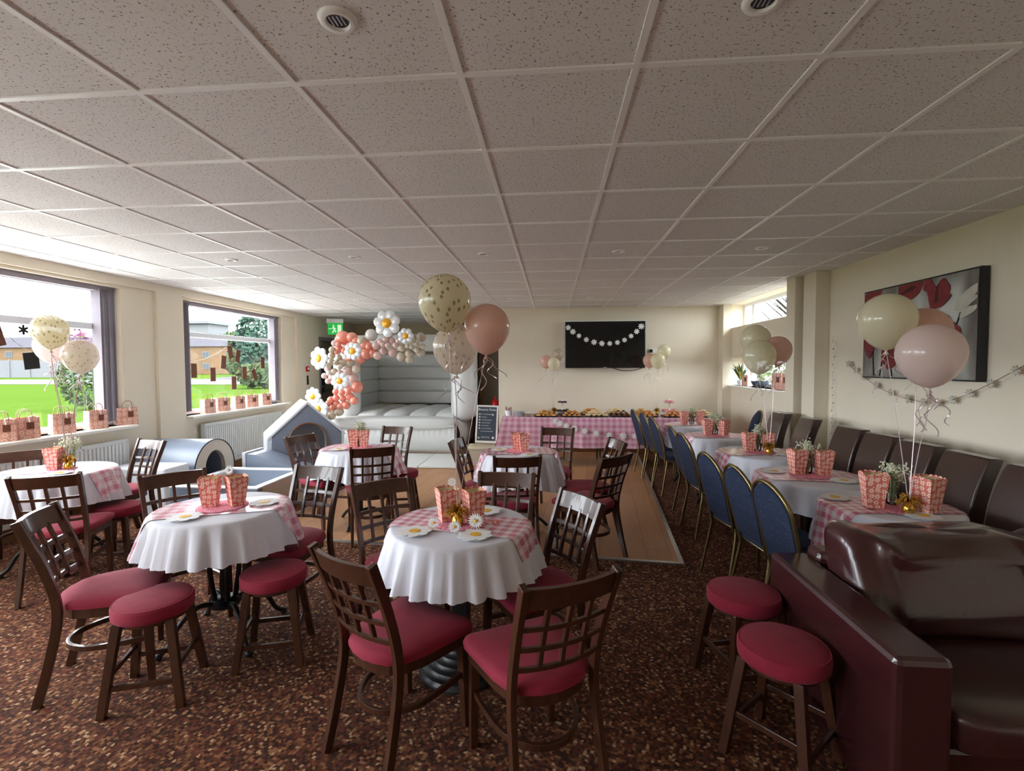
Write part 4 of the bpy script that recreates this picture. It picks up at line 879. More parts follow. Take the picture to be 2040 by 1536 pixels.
runs = {'front centre': (-.22, .43, .44, .30, 'ging'), 'front left': (.38, .56, .56, .34, 'ging2'), 'window side': (.15, .5, .56, .30, 'ging2'), 'castle side': (.05, .60, .60, .40, 'ging2'), 'buffet side': (.1, .56, .40, .36, 'ging'),
 'nearest right row': (.05, .60, .50, .35, 'ging'), 'second right row': (-.12, .58, .5, .40, 'ging2'), 'middle right row': (.0, .64, .5, .36, 'ging'), 'fourth right row': (-.1, .58, .5, .40, 'ging2'), 'furthest right row': (0, .5, .5, .3, 'ging')}
for key, (a, L0, L1, W, mt) in runs.items():
    x, y, dr, tl = D[key]; make_runner(x, y, dr, a, L0, L1, W, M[mt], 'pink gingham plastic runner across the '+tl)
    if key != 'furthest right row': doily(x, y-(.09 if key == 'nearest right row' else 0), .135, 'round pink lace doily in the middle of the '+tl)
# popcorn boxes
b_ = [('front centre', -.075, .02, .50, 'left'), ('front centre', .068, .0, .62, 'right'), ('front left', -.062, -.015, .35, 'left'), ('front left', .072, .02, .9, 'right'),
 ('window side', -.01, .0, .3, 'near'), ('castle side', -.055, 0, .3, 'left'), ('castle side', .05, .0, .25, 'right'), ('buffet side', -.03, .03, .1, 'left'), ('buffet side', .045, -.02, .2, 'right'),
 ('nearest right row', -.125, -.07, -.25, 'left'), ('nearest right row', .10, -.15, .35, 'right'), ('second right row', -.08, .03, .1, 'left'), ('second right row', .085, .0, .0, 'right'),
 ('middle right row', -.10, .02, .05, 'left'), ('middle right row', .06, -.01, -.2, 'right'), ('fourth right row', -.10, .03, .05, 'left'), ('fourth right row', .07, .0, .5, 'right'),
 ('furthest right row', -.09, 0, .1, 'left'), ('furthest right row', .12, .02, 0, 'right')]
for key, dx, dy, rz, sd in b_:
    x, y, dr, tl = D[key]
    box(x+dx, y+dy, rz, (sd+' pink daisy-print popcorn box on the '+tl) if key != 'window side' else 'pink daisy-print popcorn box in front of flowers on the table by the left window', sc={'buffet side': .95, 'nearest right row': 1.14, 'second right row': 1.05}.get(key, 1.0))
for key, dx, dy, sd in (('window side', .03, .09, 1), ('castle side', .0, .06, 2), ('nearest right row', .015, -.01, 3), ('second right row', .0, .05, 4), ('middle right row', -.01, .05, 5), ('fourth right row', -.01, .05, 6), ('furthest right row', .02, .05, 7)):
    x, y, dr, tl = D[key]; vase(x+dx, y+dy, 'glass jar of white gypsophila on the '+tl, sd, 1.12)
for key, dx, dy in (('front centre', -.005, -.055), ('nearest right row', -.01, -.175), ('middle right row', .03, -.10), ('window side', .075, .03)):
    x, y, dr, tl = D[key]; weight(x+dx, y+dy, 'gold foil balloon weight on the '+tl)
for key, dx, dy, rz, lb in (('front centre', -.20, -.16, 0, 'daisy napkin at the front left of the front centre table'), ('front centre', .10, -.19, .4, 'daisy napkin at the front right of the front centre table'), ('front centre', .10, .19, .2, 'daisy napkin at the back of the front centre table'),
  ('front left', .20, .08, 0, 'daisy napkin at the right end of the front left table'), ('front left', -.06, -.22, .4, 'daisy napkin at the front edge of the front left table'), ('window side', .16, -.12, .3, 'daisy napkin at the near edge of the table by the left window'),
  ('buffet side', -.20, .03, .3, 'daisy napkin at the left of the table before the buffet'), ('buffet side', .10, -.2, .1, 'daisy napkin at the near edge of the table before the buffet'), ('castle side', -.15, -.13, .1, 'daisy napkin at the near left of the table nearest the bouncy castle'),
  ('nearest right row', -.23, .12, .1, 'daisy napkin at the back left of the right row table nearest the sofa'), ('nearest right row', .02, -.23, .5, 'daisy napkin at the near edge of the right row table nearest the sofa'),
  ('second right row', -.22, .10, .2, 'daisy napkin at the left of the second right row table from the sofa'), ('second right row', .12, -.18, .6, 'daisy napkin at the near side of the second right row table from the sofa'), ('middle right row', .16, -.12, .1, 'daisy napkin at the near right of the middle table of the right row')):
    x, y, dr, tl = D[key]; daisy_plate(x+dx, y+dy, rz, lb)
# small cut daisies around the boxes of the front centre table
def paper_flower_decoration(x, y, z, R, label, tilt, petals=18, group='small white daisy heads on the front centre table', stick=0, mat='white', nm='paper_flower_decoration', cm='yellow'):
    e = empty(nm, label, 'daisy decoration', (x, y, z), 0, group); T = tilt
    for k in range(1):
        mb = MB()
        for i in range(petals):
            q = 2*PI*i/petals; c, s = math.cos(q), math.sin(q)
            vs = [T @ Vector(p) for p in ((.15*R*c, .15*R*s, .001), (.6*R*c-.11*R*s, .6*R*s+.11*R*c, .004), (R*c, R*s, .0), (.6*R*c+.11*R*s, .6*R*s-.11*R*c, .004))]
            mb.add(vs+[v-(T.to_3x3() @ Vector((0, 0, .0015))) for v in vs], [(0, 1, 2, 3), (7, 6, 5, 4), (0, 4, 5, 1), (1, 5, 6, 2), (2, 6, 7, 3), (3, 7, 4, 0)])
        mb.build('petals', M[mat], e)
    mb = MB(); mb.sphere((T @ Vector((0, 0, .003))), R*.24, 10, 6, (1, 1, .6)); mb.build('centre', M[cm], e, smooth=True)
    if stick: mb = MB(); mb.tube([(0, .002, 0), (.004, .002, -stick)], .0012, 5); mb.build('stem', M['green'], e)
    return e
x, y, dr, tl = D['front centre']; TL = Matrix.Rotation(math.radians(55), 4, 'X')
paper_flower_decoration(x+.095, y-.105, TZ+.042, .042, 'white daisy head standing against the right popcorn box, front centre table', Matrix.Rotation(math.radians(65), 4, 'X'))
paper_flower_decoration(x+.0, y-.155, TZ+.026, .034, 'white daisy head lying before the gold weight, front centre table', TL)
paper_flower_decoration(x-.115, y-.10, TZ+.026, .034, 'white daisy head at the foot of the left popcorn box, front centre table', TL)
paper_flower_decoration(x+.185, y-.05, TZ+.018, .026, 'tiny coral and yellow flower head on the gingham, front centre table', Matrix.Rotation(.5, 4, 'X'), 12, mat='box', cm='boxin')
paper_flower_decoration(x-.05, y+.045, TZ+.195, .027, 'white daisy on a thin stem rising behind the left popcorn box, front centre table', Matrix.Rotation(math.radians(80), 4, 'X'), 14, stick=.19, cm='white', group='tall stemmed daisies')
x, y, dr, tl = D['front left']
paper_flower_decoration(x+.005, y+.06, TZ+.195, .03, 'grey backed daisy on a thin stem behind the boxes of the front left table', Matrix.Rotation(math.radians(80), 4, 'X'), 14, stick=.19, cm='blind', mat='rad', group='tall stemmed daisies')

# ================================================================== BALLOONS
def balloon_mesh(R):
    mb = MB(); prof = []
    for i in range(15):
        t = i/14; a = PI*t; r = math.sin(a); z = -math.cos(a)
        if z < 0: z *= 1.22; r *= 1-.10*abs(z)**2
        prof.append((R*r, R*z))
    prof[0] = (.006, -R*1.235); prof = [(.014, -R*1.235-.022), (.005, -R*1.235-.006)]+prof[:-1]+[(.0001, R)]
    mb.lathe(prof, 28); mb.uv = [[(a*2, b) for a, b in u] if u else u for u in mb.uv]; return mb
def float_balloon(x, y, z, R, mat, label, tie, group, tilt=(0, 0), curls=3, seed=0):
    rnd = random.Random(seed*13+5); e = empty('helium_balloon', label, 'balloon', (x, y, z), 0, group)
    o = balloon_mesh(R).build('balloon_body', M[mat], e, smooth=True, autosm=False); o.rotation_euler = (tilt[0], tilt[1], rnd.uniform(0, 6))
    k = Matrix.Rotation(tilt[1], 3, 'Y') @ Vector((0, 0, 0)); kn = (Matrix.Rotation(tilt[1], 3, 'Y') @ Matrix.Rotation(tilt[0], 3, 'X')) @ Vector((0, 0, -R*1.26))
    kn = Vector((R*1.26*-math.sin(tilt[1]), R*1.26*math.sin(tilt[0]), -R*1.26*math.cos(tilt[0])*math.cos(tilt[1])))
    t = Vector(tie)-Vector((x, y, z)); mid = kn.lerp(t, .5)+Vector((rnd.uniform(-.015, .015), 0, 0))
    mb = MB(); mb.tube(curve([kn, kn.lerp(mid, .5)+Vector((rnd.uniform(-.012, .012), 0, 0)), mid, t], 18), .0022, 5, flat=(1.3, .6)); mb.build('ribbon', M['ribbon'], e, smooth=True)
    for c in range(curls):
        mb = MB(); ph = rnd.uniform(0, 6); L = rnd.uniform(.10, .26); rr = rnd.uniform(.010, .024); dx = rnd.uniform(-.12, .12); pts = []
        for i in range(26): q = i/25; pts.append(kn+Vector((dx*q+rr*math.sin(ph+q*9)*min(1, q*4), rr*math.cos(ph+q*9)*min(1, q*4), -L*q)))
        mb.tube(pts, .0018, 4, flat=(1.4, .5)); mb.build('ribbon_curl', M['ribbon'], e, smooth=True)
    return e
G1 = 'balloon bunch over the front centre table'; tie = (-.475, 2.385, TZ+.05)
float_balloon(-.555, 2.50, 1.895, .135, 'b_cream', 'tall cream balloon printed with daisies, topmost of the middle bunch', tie, G1, (0, -.12), 3, 1)
float_balloon(-.350, 2.60, 1.765, .122, 'b_blush', 'blush pink balloon right of the cream one in the middle bunch', tie, G1, (0, .03), 4, 2)
float_balloon(-.548, 2.74, 1.665, .128, 'b_clear', 'pearly see-through daisy balloon below the cream one in the middle bunch', tie, G1, (0, .05), 4, 3)
G2 = 'balloon bunch by the left window'; tie = (-3.80, 3.51, TZ+.05)
float_balloon(-3.779, 3.40, 1.835, .118, 'b_cream', 'upper cream daisy balloon in front of the nearest window', tie, G2, (0, 0), 3, 4)
float_balloon(-3.437, 3.30, 1.645, .113, 'b_clear', 'lower right beige daisy balloon in front of the nearest window', tie, G2, (0, .05), 4, 5)
float_balloon(-4.06, 3.66, 1.735, .118, 'b_pink', 'pale pink daisy balloon half hidden behind the upper cream one at the window', tie, G2, (0, -.1), 3, 6)
G3 = 'balloon bunch over the middle table of the right row'; tie = (1.93, 4.52, TZ+.05)
float_balloon(1.868, 4.70, 1.795, .130, 'b_creamp', 'upper cream balloon of the bunch before the small windows', tie, G3, (0, 0), 2, 7)
float_balloon(1.808, 4.46, 1.635, .136, 'b_creamp', 'lower cream balloon of the bunch before the small windows', tie, G3, (0, 0), 3, 8)
float_balloon(2.020, 4.60, 1.690, .122, 'b_blush', 'blush balloon of the bunch before the small windows', tie, G3, (0, .1), 3, 9)
G4 = 'balloon bunch by the poppy picture'; tie = (1.90, 2.755, TZ+.05)
float_balloon(1.80, 2.81, 1.80, .136, 'b_creamp', 'cream balloon in front of the left half of the poppy picture', tie, G4, (0, 0), 3, 10)
float_balloon(1.83, 2.54, 1.612, .140, 'b_pink', 'pearly pink balloon, the lowest before the poppy picture', tie, G4, (0, 0), 6, 11)
float_balloon(2.035, 2.88, 1.735, .130, 'b_blush', 'blush balloon mostly hidden behind the pearly pink one at the poppy picture', tie, G4, (0, .1), 2, 12)
for gx, gn, sd, its in ((.02, 'left bunch above the buffet', 20, ((-.105, 7.93, 1.62, .098, 'b_blush', 'blush balloon at the left'), (.02, 7.78, 1.585, .098, 'b_creamp', 'cream balloon at the front'), (.09, 8.05, 1.735, .098, 'b_clear', 'see-through balloon at the top'))),
                        (1.64, 'right bunch above the buffet', 30, ((1.555, 8.03, 1.63, .105, 'b_blush', 'blush balloon at the left'), (1.63, 7.76, 1.63, .115, 'b_creamp', 'cream balloon at the front'), (1.755, 7.92, 1.765, .108, 'b_creamp', 'cream balloon at the top')))):
    weight(gx, 7.86, 'gold foil balloon weight under the '+gn, .775, sd)
    for i, (x, y, z, R, mt, lb) in enumerate(its): float_balloon(x, y, z, R, mt, lb+' of the '+gn, (gx, 7.86, .825), gn, (0, 0), 2, sd+i)

# ================================================================== BOUNCY CASTLE
e = empty('bouncy_castle', 'white inflatable bouncy castle filling the alcove at the back left', 'bouncy castle', (0, 0, 0))
def puff(path, r, n=20, **k): mb = MB(); mb.tube(path, r, n, **k); return mb
CX0, CX1, CY0, CY1, CZ = -4.10, -1.68, 8.30, 10.85, .60
# front bumper: tall wall with rounded top and seams
def pillow(x0, x1, y0, y1, z0, z1, ex=.35, nu=48, nv=20):
    mb = MB(); vs = []
    f = lambda t, k: math.copysign(abs(t)**k, t)
    for j in range(nv+1):
        v = -PI/2+PI*j/nv
        for i in range(nu):
            u = 2*PI*i/nu; vs.append(((x0+x1)/2+f(math.cos(v), ex)*f(math.cos(u), ex*.5)*(x1-x0)/2, (y0+y1)/2+f(math.cos(v), ex)*f(math.sin(u), ex)*(y1-y0)/2, (z0+z1)/2+f(math.sin(v), ex)*(z1-z0)/2))
    mb.add(vs, [(j*nu+i, j*nu+(i+1) % nu, (j+1)*nu+(i+1) % nu, (j+1)*nu+i) for j in range(nv) for i in range(nu)]); return mb
def pleated(x0, x1, y, z0, z1, nplt, amp):
    """vertical sheet with puckers that fade away from its seams"""
    mb = MB(); n, mz = 220, 14; vs = []
    for i in range(n+1):
        x = lerp(x0, x1, i/n)
        for j in range(mz+1):
            t = j/mz; z = lerp(z0, z1, t); b = math.sin(PI*t); edge = max(0, 1-abs(t-1)*3.2)+.35*max(0, 1-t*5)
            vs.append((x, y-.10*b**.7-amp*edge*(.5+.5*math.sin(x*nplt+2*math.sin(x*5))), z))
    mb.add(vs, [(i*(mz+1)+j, (i+1)*(mz+1)+j, (i+1)*(mz+1)+j+1, i*(mz+1)+j+1) for i in range(n) for j in range(mz)]); return mb
pleated(CX0, CX1, CY0+.02, .02, .50, 70, .016).build('front_wall', M['vinyl'], e, smooth=True, autosm=False)
mb = MB(); mb.box(CX0, CY0+.02, .02, CX1, CY1, .42); mb.build('bed_body', M['vinyl'], e, bevel=.05)
pillow(CX0, CX1+.01, CY0-.10, CY0+.36, .44, .66, .5).build('front_bumper', M['vinyl'], e, smooth=True, autosm=False)
puff([(CX0, CY0-.07, .515), (CX1, CY0-.07, .515)], .012, 8).build('seam_cord', M['vinyl'], e, smooth=True)
# pleated right side of the bed
mb = MB(); n, mz = 120, 10; vs = []
for i in range(n+1):
    y = lerp(CY0, CY1, i/n)
    for j in range(mz+1): t = j/mz; vs.append((CX1-.02+.12*math.sin(PI*t)**.6+.014*math.sin(y*60+3*math.sin(y*7))*(1-t*.3), y, lerp(.02, .60, t)))
mb.add(vs, [(i*(mz+1)+j, (i+1)*(mz+1)+j, (i+1)*(mz+1)+j+1, i*(mz+1)+j+1) for i in range(n) for j in range(mz)]); mb.build('side_skirt', M['vinyl'], e, smooth=True, autosm=False)
for k in range(5):
    x = CX0+.24+.485*k; pillow(x-.25, x+.25, CY0+.22, CY1-.1, .34, .74, .62, 28, 14).build('bounce_tube', M['vinyl'], e, smooth=True, autosm=False)
# back wall made of four horizontal tubes, left wall, posts and beam
for k in range(4): z = .72+.27*k; pillow(-3.95, -1.55, CY1-.32, CY1-.02, z, z+.285, .35).build('back_wall_tube', M['vinyl'], e, smooth=True, autosm=False)
for k in range(4): z = .72+.27*k; pillow(-4.10, -3.84, CY0+.6, CY1-.1, z, z+.285, .35).build('side_wall_tube', M['vinyl'], e, smooth=True, autosm=False)
for k in range(4): z = .72+.27*k; pillow(-1.74, -1.44, CY0+.7, CY1-.1, z, z+.285, .35).build('side_wall_tube', M['vinyl'], e, smooth=True, autosm=False)
mb = MB(); mb.lathe([(.10, .56), (.225, .66), (.24, .8), (.24, 1.95), (.2, 2.08), (.08, 2.14), (0, 2.15)], 32, (-1.60, 8.78, 0)); mb.build('corner_post', M['vinyl'], e, smooth=True, autosm=False)
mb = MB(); mb.lathe([(.10, .56), (.225, .66), (.24, .8), (.24, 1.95), (.2, 2.08), (.08, 2.14), (0, 2.15)], 32, (-3.80, 8.78, 0)); mb.build('corner_post', M['vinyl'], e, smooth=True, autosm=False)
puff([(-3.8, 8.80, 1.96), (-2.8, 8.80, 1.98), (-1.62, 8.80, 1.96)], .155, 24).build('top_beam', M['vinyl'], e, smooth=True)
mb = MB()
for k in range(3): mb.box(-3.2+.59*k, 7.16, .010, -2.615+.59*k, 8.22, .045)
tag(mb.build('landing_mat', M['vinyl'], None, bevel=.015), 'white vinyl landing mat on the floor before the bouncy castle', 'mat')

# ================================================================== BALLOON GARLAND ON THE CASTLE
Ygar = 8.02
def gp(cx, cy, Y=Ygar):      # position on the garland sheet, metres, from its own 2D layout
    px, py = 540+cx/4.435, 600+cy/4.435
    d = fw+r2*((px-1020)/CAM_F)+u2*((768-py)/CAM_F); t = Y/d.y; p = d*t; return Vector((p.x, Y, p.z+CAM_Z))
GS = 8.02/CAM_F/4.435*.985
G_COR = [(635, 325, 68), (715, 322, 52), (748, 350, 36), (830, 385, 52), (866, 398, 36), (845, 465, 55), (905, 458, 48), (790, 510, 48), (690, 505, 32), (600, 418, 36), (645, 440, 30), (592, 380, 25), (580, 450, 24), (690, 392, 30),
 (760, 760, 58), (680, 790, 30), (665, 742, 32), (625, 808, 32), (575, 855, 32), (635, 862, 32), (695, 845, 42), (528, 872, 34), (580, 905, 32), (663, 920, 40), (545, 937, 30), (612, 930, 32), (735, 880, 38), (570, 800, 30), (505, 898, 26)]
G_BLU = [(930, 392, 42), (942, 480, 42), (1042, 292, 38), (965, 360, 28), (1012, 338, 30), (1065, 352, 34), (1100, 388, 28), (1030, 390, 28), (993, 440, 40), (1075, 455, 46), (990, 385, 28), (1122, 350, 26), (610, 632, 28), (675, 615, 42), (470, 660, 28), (535, 672, 32), (503, 706, 28), (725, 680, 45), (500, 600, 32), (485, 965, 44), (560, 372, 30)]
G_SAN = [(1235, 330, 50), (1325, 318, 46), (1285, 380, 25), (1240, 405, 22), (1338, 400, 28), (1290, 435, 28), (1222, 465, 44), (1320, 455, 45), (1150, 490, 46), (1222, 515, 42), (1205, 400, 24), (1155, 410, 40), (540, 430, 32), (535, 480, 35), (530, 535, 34), (600, 500, 30), (575, 545, 25), (635, 545, 38), (612, 578, 26), (505, 572, 30), (560, 620, 32), (700, 553, 42), (752, 600, 42), (600, 975, 46), (532, 1012, 42), (480, 1015, 30), (800, 350, 44)]
G_WHI = [(885, 300, 58), (510, 635, 26), (450, 905, 26)]
e = empty('balloon_garland', 'coral, blush and sand balloon garland with foil daisies arching over the bouncy castle', 'balloon garland', (0, 0, 0))
bp = {}
rnd = random.Random(3)
for mt, lst in (('g_coral', G_COR), ('g_blush', G_BLU), ('g_sand', G_SAN), ('g_white', G_WHI)):
    for cx, cy, r in lst:
        R = r*GS; Y = Ygar+.16-(.9-min(.9, r/60))*.30+rnd.uniform(-.03, .03); p = gp(cx, cy, Y)
        if mt not in bp:
            mb = MB(); mb.lathe([(.0001, -1.06), (.06, -1.04)]+[(math.sin(PI*i/12)*(1 if i > 5 else .97), -math.cos(PI*i/12)*(1 if i > 5 else 1.03)) for i in range(1, 12)]+[(.0001, 1)], 20); o = mb.build('garland_balloon', M[mt], e, smooth=True, autosm=False); bp[mt] = o
        else: o = bp[mt].copy(); COL.objects.link(o)
        o.location = p; o.scale = (R, R, R); d = Vector((rnd.uniform(-.6, .6), -1, rnd.uniform(-.6, .6))); o.rotation_euler = (math.radians(-90)+rnd.uniform(-.6, .6), rnd.uniform(-.6, .6), 0)
    k = bp[mt]
# hidden core line the balloons are tied to
core = [gp(*c, Ygar+.20) for c in ((500, 990), (590, 930), (660, 850), (690, 760), (640, 680), (600, 600), (590, 500), (640, 400), (740, 390), (850, 440), (960, 420), (1070, 400), (1180, 430), (1300, 400))]
mb = MB(); mb.tube(curve(core, 60), .02, 6); mb.build('garland_line', M['white'], e)
def foil_daisy(p, R, pet, parent, yaw=0, pitch=0, roll=0, cof=(0, 0)):
    mb = MB(); Rm_ = Matrix.Rotation(yaw, 4, 'Z') @ Matrix.Rotation(pitch, 4, 'X')
    for i in range(pet):
        q = 2*PI*i/pet+roll; c, s = math.cos(q), math.sin(q); rr = R*.60; pr = R*.40; w = R*math.sin(PI/pet)*.86
        sub = MB(); sub.sphere((0, 0, 0), 1, 14, 10)
        Tm = Matrix.Translation(p) @ Rm_ @ Matrix.Rotation(-(q), 4, 'Y') @ Matrix.Translation((rr, 0, 0)) @ Matrix.Diagonal((pr, R*.16, w, 1))
        mb.add([Tm @ Vector(v) for v in sub.v], sub.f)
    o = mb.build('foil_daisy_balloon', M['foilw'], parent, smooth=True, autosm=False)
    mb = MB(); sub = MB(); sub.sphere((0, 0, 0), 1, 16, 10); Tm = Matrix.Translation(p) @ Rm_ @ Matrix.Translation((cof[0]*R, -R*.10, cof[1]*R)) @ Matrix.Diagonal((R*.34, R*.16, R*.34, 1))
    mb.add([Tm @ Vector(v) for v in sub.v], sub.f); mb.build('daisy_centre', M['foily'], o, smooth=True, autosm=False)
for cx, cy, r, pet, yw, rl in ((1025, 195, 126, 7, 0, .3), (1190, 308, 74, 7, .1, .1), (722, 442, 84, 8, 0, .2), (425, 505, 108, 7, -.35, .0), (608, 705, 84, 8, .1, .25), (372, 842, 86, 8, -.2, .1), (418, 955, 100, 7, -.1, .4)):
    foil_daisy(gp(cx, cy, Ygar-.22), r*GS, pet, e, yw, 0, rl)

# ================================================================== SOFT PLAY
e = empty('soft_play_house', 'grey and white soft play house with gable roof and arched doorway', 'soft play house', (-3.27, 6.27, 0), math.radians(36))
def arch_panel(w, h, hz, ow, oh, y0, y1, n=20, apex=None):
    """gabled or arched front slab with a round headed opening, in the xz plane"""
    mb = MB(); inner = [(-ow, 0)]+[(-ow*math.cos(PI*i/n), oh+ow*math.sin(PI*i/n)) for i in range(n+1)]+[(ow, 0)]
    if apex: outer_f = lambda t: None
    outs = []
    for (x, z) in inner:
        if x <= -ow+1e-6 and z < oh+1e-6: outs.append((-w, z if z == 0 else hz*.75))
        elif x >= ow-1e-6 and z < oh+1e-6: outs.append((w, z if z == 0 else hz*.75))
        else:
            q = math.atan2(z-oh, x); k = 1e9; c, s = math.cos(q), math.sin(q)
            # ray from (0, oh) to the outline
            if abs(c) > 1e-6:
                t = (w if c > 0 else -w)/c
                if oh+t*s <= hz: k = min(k, t)
            # roof slopes: z = apex-(apex-hz)*|x|/w
            sl = (h-hz)/w; t = (h-oh)/(s+sl*abs(c)) if s+sl*abs(c) > 1e-6 else 1e9
            k = min(k, t); outs.append((c*k, oh+s*k))
    m_ = len(inner); vs = [(x, y0, z) for x, z in inner]+[(x, y0, z) for x, z in outs]+[(x, y1, z) for x, z in inner]+[(x, y1, z) for x, z in outs]
    fs = []
    for i in range(m_-1):
        fs += [(i, i+1, m_+i+1, m_+i), (2*m_+i, 3*m_+i, 3*m_+i+1, 2*m_+i+1), (i, 2*m_+i, 2*m_+i+1, i+1), (m_+i, m_+i+1, 3*m_+i+1, 3*m_+i)]
    mb.add(vs, fs); return mb
arch_panel(.43, 1.06, .64, .225, .56, -.0, .10).build('front_wall', M['grey'], e)
mb = MB(); mb.prism([(-.43, 0), (.43, 0), (.43, .62), (0, 1.03), (-.43, .62)], -.60, -.50, Matrix.Rotation(PI/2, 4, 'X')); mb.build('rear_wall', M['pwhite'], e)
for s in (-1, 1):
    mb = MB(); mb.box(min(s*.50, s*.43), .0, 0, max(s*.47, s*.43), .50, .64); mb.build('side_wall', M['pwhite'], e, bevel=.012)
mb = MB(); mb.prism([(-.485, .635), (0, 1.085), (.485, .635), (.485, .60), (0, 1.05), (-.485, .60)], -.62, .01, Matrix.Rotation(PI/2, 4, 'X')); mb.build('gable_roof', M['pwhite'], e)
mb = MB(); mb.tube([(-.235, -.012, .0), (-.235, -.012, .56)]+[(-.235*math.cos(PI*i/16), -.012, .56+.235*math.sin(PI*i/16)) for i in range(1, 16)]+[(.235, -.012, .56), (.235, -.012, 0)], .010, 6); mb.build('doorway_edge', M['woodmid'], e, smooth=True)
e = empty('soft_play_tunnel', 'pale grey and white soft play tunnel block under the windows', 'soft play tunnel', (-3.97, 5.42, 0), 0)
mb = MB(); n = 20; R_ = .34; ri = .17; zc = .36; o_ = [(-R_, 0)]+[(-R_*math.cos(PI*i/n), zc+R_*math.sin(PI*i/n)) for i in range(n+1)]+[(R_, 0)]
i_ = [(-ri*math.cos(2*PI*i/(n+2)-PI*.35*0)*1, 0) for i in range(0)]
hole = [(-ri, zc-.16)]+[(-ri*math.cos(PI*i/n), zc+.0+ri*1.25*math.sin(PI*i/n)) for i in range(n+1)]+[(ri, zc-.16)]
m_ = len(o_); vs = [(0, y, z) for y, z in o_]+[(0, y, z) for y, z in hole]+[(-.05, y, z) for y, z in hole]
fs = [(i, i+1, m_+i+1, m_+i) for i in range(m_-1)]+[(m_+i, m_+i+1, 2*m_+i+1, 2*m_+i) for i in range(m_-1)]+[(0, m_, 2*m_-1, m_-1), (m_, 2*m_, 3*m_-1, 2*m_-1)]
mb.add(vs, fs); mb.build('tunnel_front', M['pbeige'], e)
mb = MB(); mb.add([(-.05, y, z) for y, z in hole]+[(-.62, y, z) for y, z in hole]+[(-.62, 0, zc)], [(i, i+1, m_+i+1, m_+i) for i in range(m_-1)]+[(0, m_-1, 2*m_-1, m_)]+[(m_+i, m_+i+1, 2*m_) for i in range(m_-1)]); mb.build('tunnel_hollow', M['grey'], e)
mb = MB(); mb.add([(0, y, z) for y, z in o_]+[(-.75, y, z) for y, z in o_], [(i, i+1, m_+i+1, m_+i) for i in range(m_-1)]+[tuple(m_+i for i in range(m_))]); mb.build('tunnel_barrel', M['grey'], e, smooth=True)
mb = MB(); mb.tube([(0, y, z) for y, z in o_], .007, 6); mb.build('tunnel_piping', M['plas'], e, smooth=True)
e = tag((lambda mb: mb.box(-4.66, 4.70, 0, -4.0, 5.05, .50).build('soft_play_block', M['pwhite'], None, bevel=.02))(MB()), 'low white soft play block in front of the tunnel barrel', 'soft play block')
e = empty('ball_pit', 'square grey and white soft play pit with low padded walls', 'soft play pit', (-3.36, 5.02, 0), math.radians(-1))
hw_, tt, hh = .47, .08, .35
for nm, b in (('pit_wall', (-hw_, hw_-tt, hw_, hw_)), ('pit_wall', (-hw_, -hw_, hw_, -hw_+tt)), ('pit_wall', (-hw_, -hw_+tt, -hw_+tt, hw_-tt)), ('pit_wall', (hw_-tt, -hw_+tt, hw_, hw_-tt))):
    mb = MB(); mb.box(b[0], b[1], 0, b[2], b[3], hh); o = mb.build(nm, M['grey'] if b[2]-b[0] > .5 else M['pbeige'], e, bevel=.010)
    mb = MB(); mb.box(b[0]-.003, b[1]-.003, hh-.008, b[2]+.003, b[3]+.003, hh+.008); mb.build('wall_cap', M['pwhite'], o, bevel=.005)
mb = MB(); mb.box(-hw_+tt, -hw_+tt, .0, hw_-tt, hw_-tt, .14); mb.build('pit_mat', M['pwhite'], e)
e = empty('soft_play_ramp', 'grey wedge shaped soft play ramp behind the pit', 'soft play ramp', (-3.72, 5.58, 0), 0)
mb = MB(); mb.add([(0, 0, 0), (.72, 0, 0), (.72, .36, 0), (0, .36, 0), (0, 0, .50), (.14, 0, .49), (.72, 0, .30), (0, .36, .50), (.14, .36, .49), (.72, .36, .30)], [(0, 1, 6, 5, 4), (3, 7, 8, 9, 2), (0, 4, 7, 3), (1, 2, 9, 6), (0, 3, 2, 1), (4, 5, 8, 7), (5, 6, 9, 8)]); mb.build('ramp_body', M['grey'], e)
mb = MB(); mb.box(-.02, -.01, 0, .02, .37, .515); mb.build('ramp_end', M['pwhite'], e)

# ================================================================== GIFT BAGS ON THE SILLS
def make_bag(label, w=.17, d=.08, h=.155):
    e = empty('gift_bag', label, 'gift bag'); mb = MB(); s1, s2 = .5*w, .5*d; f = .94
    q = [(-s1, -s2), (s1, -s2), (s1, s2), (-s1, s2)]
    for i in range(4):
        a, b = q[i], q[(i+1) % 4]; L = math.dist(a, b)
        mb.add([(a[0], a[1], 0), (b[0], b[1], 0), (b[0]*f, b[1]*f, h), (a[0]*f, a[1]*f, h)], [(0, 1, 2, 3)], [[(i*.3, 0), (i*.3+L, 0), (i*.3+L, h), (i*.3, h)]])
    mb.add([(x, y, .001) for x, y in q], [(3, 2, 1, 0)]); mb.build('bag_body', M['kraft'], e)
    for y in (-s2*f, s2*f):
        mb = MB(); mb.tube([(-.04, y, h-.01), (-.04, y, h+.03)]+[(-.034*math.cos(PI*i/8), y, h+.035+.025*math.sin(PI*i/8)) for i in range(9)]+[(.04, y, h-.01)], .0028, 5); mb.build('bag_handle', M['woodmid'], e, smooth=True)
    mb = MB(); mb.box(.0, -s2-.004, h*.45, .045, -s2-.001, h*.45+.05); mb.build('gift_tag', M['dark'], e)
    mb = MB(); mb.tube([(.02, -s2-.002, h*.45+.05), (.015, -s2*.9, h+.004), (.05, -s2*.9, h+.012)], .004, 5); mb.build('ribbon_bow', M['white'], e)
    return e
